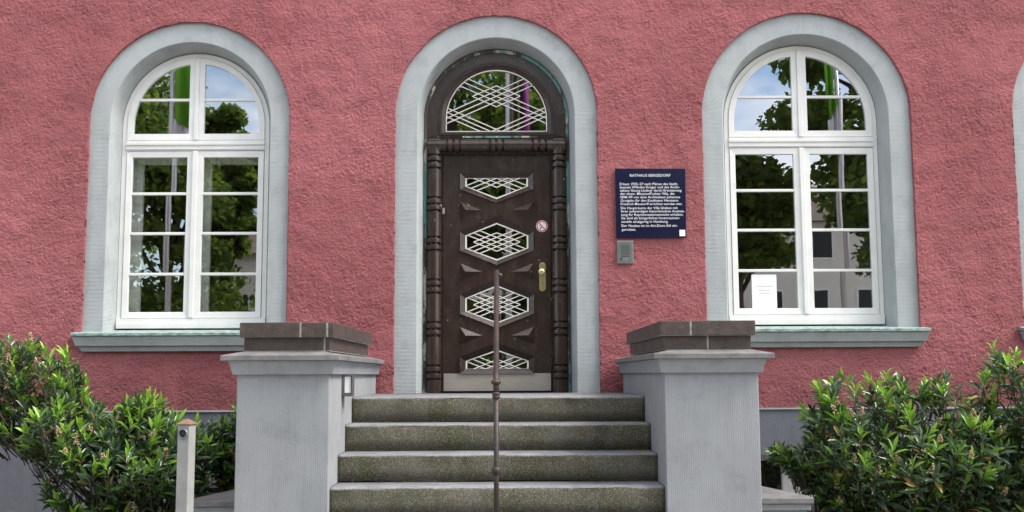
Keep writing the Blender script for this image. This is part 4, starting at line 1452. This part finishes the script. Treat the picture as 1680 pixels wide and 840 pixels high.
# ------------------------------------------------------------------ what the window panes mirror: trees, flagpoles and houses across the forecourt
def tree(x, y, h, rad, n, seed, label, low=0.25):
    r = np.random.default_rng(seed)
    t = empty('broadleaf_tree', (x, y, GROUND), label, 'tree', 'trees across the forecourt')
    tk = MB()
    top = Vector((x + r.normal(0, .2), y + r.normal(0, .2), GROUND + h * 0.7))
    tk.tube([(x, y, GROUND - 0.1), (x + .05, y, GROUND + h * .2), top.lerp(Vector((x, y, GROUND)), .4), top], [h * .028, h * .022, h * .016, h * .006], 9)
    clumps = []
    for k in range(34):
        a_ = r.random() * 6.283
        zz = low + (1 - low) * r.random()
        rr = rad * math.sqrt(max(0.05, 1 - ((zz - (low + .5 * (1 - low))) / (0.55 * (1 - low))) ** 2)) * r.uniform(0.35, 0.95)
        c_ = np.array([x + rr * math.cos(a_), y + rr * math.sin(a_), GROUND + h * zz])
        clumps.append((c_, rad * r.uniform(0.26, 0.42)))
        tk.tube([(x, y, GROUND + h * max(.15, zz * .7)), tuple((c_ + np.array([x, y, GROUND + h * zz * .85])) / 2), tuple(c_)], [h * .010, h * .006, h * .002], 5)
    tk.build('trunk', 'bark', t, fixn=False, smooth=True)
    cs = np.array([c_ for c_, _ in clumps]); rs = np.array([q for _, q in clumps])
    ci = r.integers(0, len(clumps), n)
    off = r.normal(0, 1, (n, 3)); off /= np.linalg.norm(off, axis=1, keepdims=True)
    off *= (r.random((n, 1)) ** 0.45)
    p = cs[ci] + off * rs[ci][:, None] * np.array([1.1, 1.1, 0.75])
    d_ = r.normal(0, 1, (n, 3)); d_[:, 2] -= 0.4
    u_ = r.normal(0, .5, (n, 3)) + np.array([0, 0, 1.0])
    s_ = r.uniform(0.15, 0.26, n)
    tv = np.array([(0, 0, 0), (0.5, 0.42, 0.05), (0.5, -0.42, 0.05), (1, 0, 0)], float)
    tt = np.array([(0, 2, 1), (1, 2, 3)])
    leaf_mesh('crown', p, d_, u_, s_, s_, r.random(n), 'treeleaf', t, tv, tt)['kind'] = 'stuff'
tree(-12.3, -19, 11.0, 4.2, 27000, 61, 'large leafy tree mirrored at the left of the left window', 0.08)
tree(-8.6, -22, 9.6, 1.3, 23000, 62, 'leafy tree mirrored in the right half of the left window', 0.55)
tree(-1.6, -19, 12.0, 3.6, 28000, 63, 'dark leafy tree mirrored in the door lights', 0.06)
tree(2.6, -21, 12.0, 3.2, 27000, 64, 'leafy tree mirrored behind the door lattice on the right', 0.06)
tree(10.9, -19, 12.0, 2.9, 27000, 65, 'dark leafy tree mirrored in the right half of the right window', 0.38)
tree(6.5, -20, 8.0, 2.0, 14000, 66, 'lower leafy tree mirrored in the left half of the right window', 0.55)
tree(15.5, -22, 11.0, 4.2, 18000, 67, 'large leafy tree mirrored at the far right window edge', 0.12)
tree(-18.5, -23, 12.0, 4.6, 18000, 68, 'tall leafy tree at the far left of the mirrored row', 0.12)
tree(-17.5, -31, 9.0, 3.6, 18000, 69, 'rounded tree in the second mirrored row on the left', 0.10)
tree(-9.6, -20, 8.2, 2.2, 16000, 71, 'slim leafy tree mirrored behind the poles in the left window', 0.08)
tree(0.8, -30, 11.0, 5.0, 25000, 70, 'wide tree in the second mirrored row behind the door lights', 0.05)

def flagpole(x, y, label, cols, flip=1):
    f = empty('flagpole', (x, y, GROUND), label, 'flagpole', 'flagpoles on the forecourt')
    MB().tube([(x, y, GROUND), (x, y, 4), (x, y, 9.0)], [0.075, 0.065, 0.045], 12).build('pole', 'alu', f, smooth=True)
    MB().lathe([(0.02, 0), (0.08, 0.05), (0.08, 0.09), (0.02, 0.14)], (x, y, 9.0), (0, 0, 1), 12).build('finial', 'alu', f, smooth=True)
    zt = 8.8
    cloth = empty('flag', (x, y, 4.4), 'drooping ' + label.split(' ', 1)[0] + ' flag hanging from its pole', 'flag', 'flags on the poles')
    cloth['label'] = 'flag hanging from the ' + label
    for k, (cm, z0, z1, w0, w1) in enumerate(cols):
        vs, fs = [], []
        n = 16
        for j in range(2):
            z = (z1, z0)[j]
            for i in range(n + 1):
                u = i / n
                vs.append((x + flip * (0.07 + (w0 + (w1 - w0) * j) * u), y + 0.11 * math.sin(u * 9 + k) * (0.4 + u), z - 0.35 * u))
        fs = [(i, i + 1, n + 2 + i, n + 1 + i) for i in range(n)]
        o_ = MB().add(vs, fs).build('cloth_panel', cm, cloth, fixn=False, smooth=True)
        sm = o_.modifiers.new('thickness', 'SOLIDIFY'); sm.thickness = 0.004
flagpole(-7.75, -14, 'left forecourt flagpole mirrored in the left window', [('flaggreen', 6.2, 8.7, 0.42, 0.5), ('flagwhite', 5.5, 6.2, 0.5, 0.45)])
flagpole(-7.45, -14.6, 'second flagpole with purple cloth mirrored in the left window', [('flagpurple', 6.5, 8.7, 0.35, 0.25)])
flagpole(0.06, -14, 'middle forecourt flagpole mirrored in the door lights', [('flaggreen', 5.9, 8.7, 0.22, 0.2), ('flagpurple', 5.3, 8.0, 0.42, 0.46)])
flagpole(7.75, -14, 'right forecourt flagpole mirrored in the right window', [('flaggreen', 6.4, 8.7, 0.22, 0.2), ('flagwhite', 5.5, 6.4, 0.2, 0.2)], -1)

def house(x0, x1, y, h, roof, label, seed):
    r = random.Random(seed)
    root = empty('house', ((x0 + x1) / 2, y - 4, GROUND), label, 'house', 'houses across the forecourt')
    z0 = GROUND
    MB().box(x0, x1, y - 8, y, z0, z0 + h).build('wall', 'housewall', root)
    xm = y - 4
    MB().add([(x0 - .4, y + .4, z0 + h), (x1 + .4, y + .4, z0 + h), (x1 + .4, y - 8.4, z0 + h), (x0 - .4, y - 8.4, z0 + h), (x0 - .4, xm, z0 + h + roof), (x1 + .4, xm, z0 + h + roof)],
             [(3, 2, 1, 0), (0, 1, 5, 4), (2, 3, 4, 5), (1, 2, 5), (3, 0, 4)]).build('roof', 'houseroof', root)
    nx = int((x1 - x0) / 2.3)
    for fl in range(int(h / 2.8)):
        for k in range(nx):
            cx = x0 + (k + .5) * (x1 - x0) / nx
            za = z0 + 0.9 + fl * 2.8
            wf = MB().ring([(cx - .55, za), (cx + .55, za), (cx + .55, za + 1.45), (cx - .55, za + 1.45)], [(cx - .45, za + .1), (cx + .45, za + .1), (cx + .45, za + 1.35), (cx - .45, za + 1.35)], y + 0.03, y + 0.03, y - 0.05).build('window', 'white', root)
            MB().box(cx - .45, cx + .45, y + 0.004, y + 0.012, za + .1, za + 1.35).build('pane', 'darkslot', wf)
house(-13.5, -7.0, -36, 6.6, 2.2, 'pale house with dark roof mirrored low in the left window', 1)
house(-6.0, 5.0, -42, 8.6, 2.6, 'beige house mirrored between the trees in the door lights', 3)
house(6.0, 20, -38, 8.4, 2.4, 'pale two storey house mirrored low in the right window', 2)
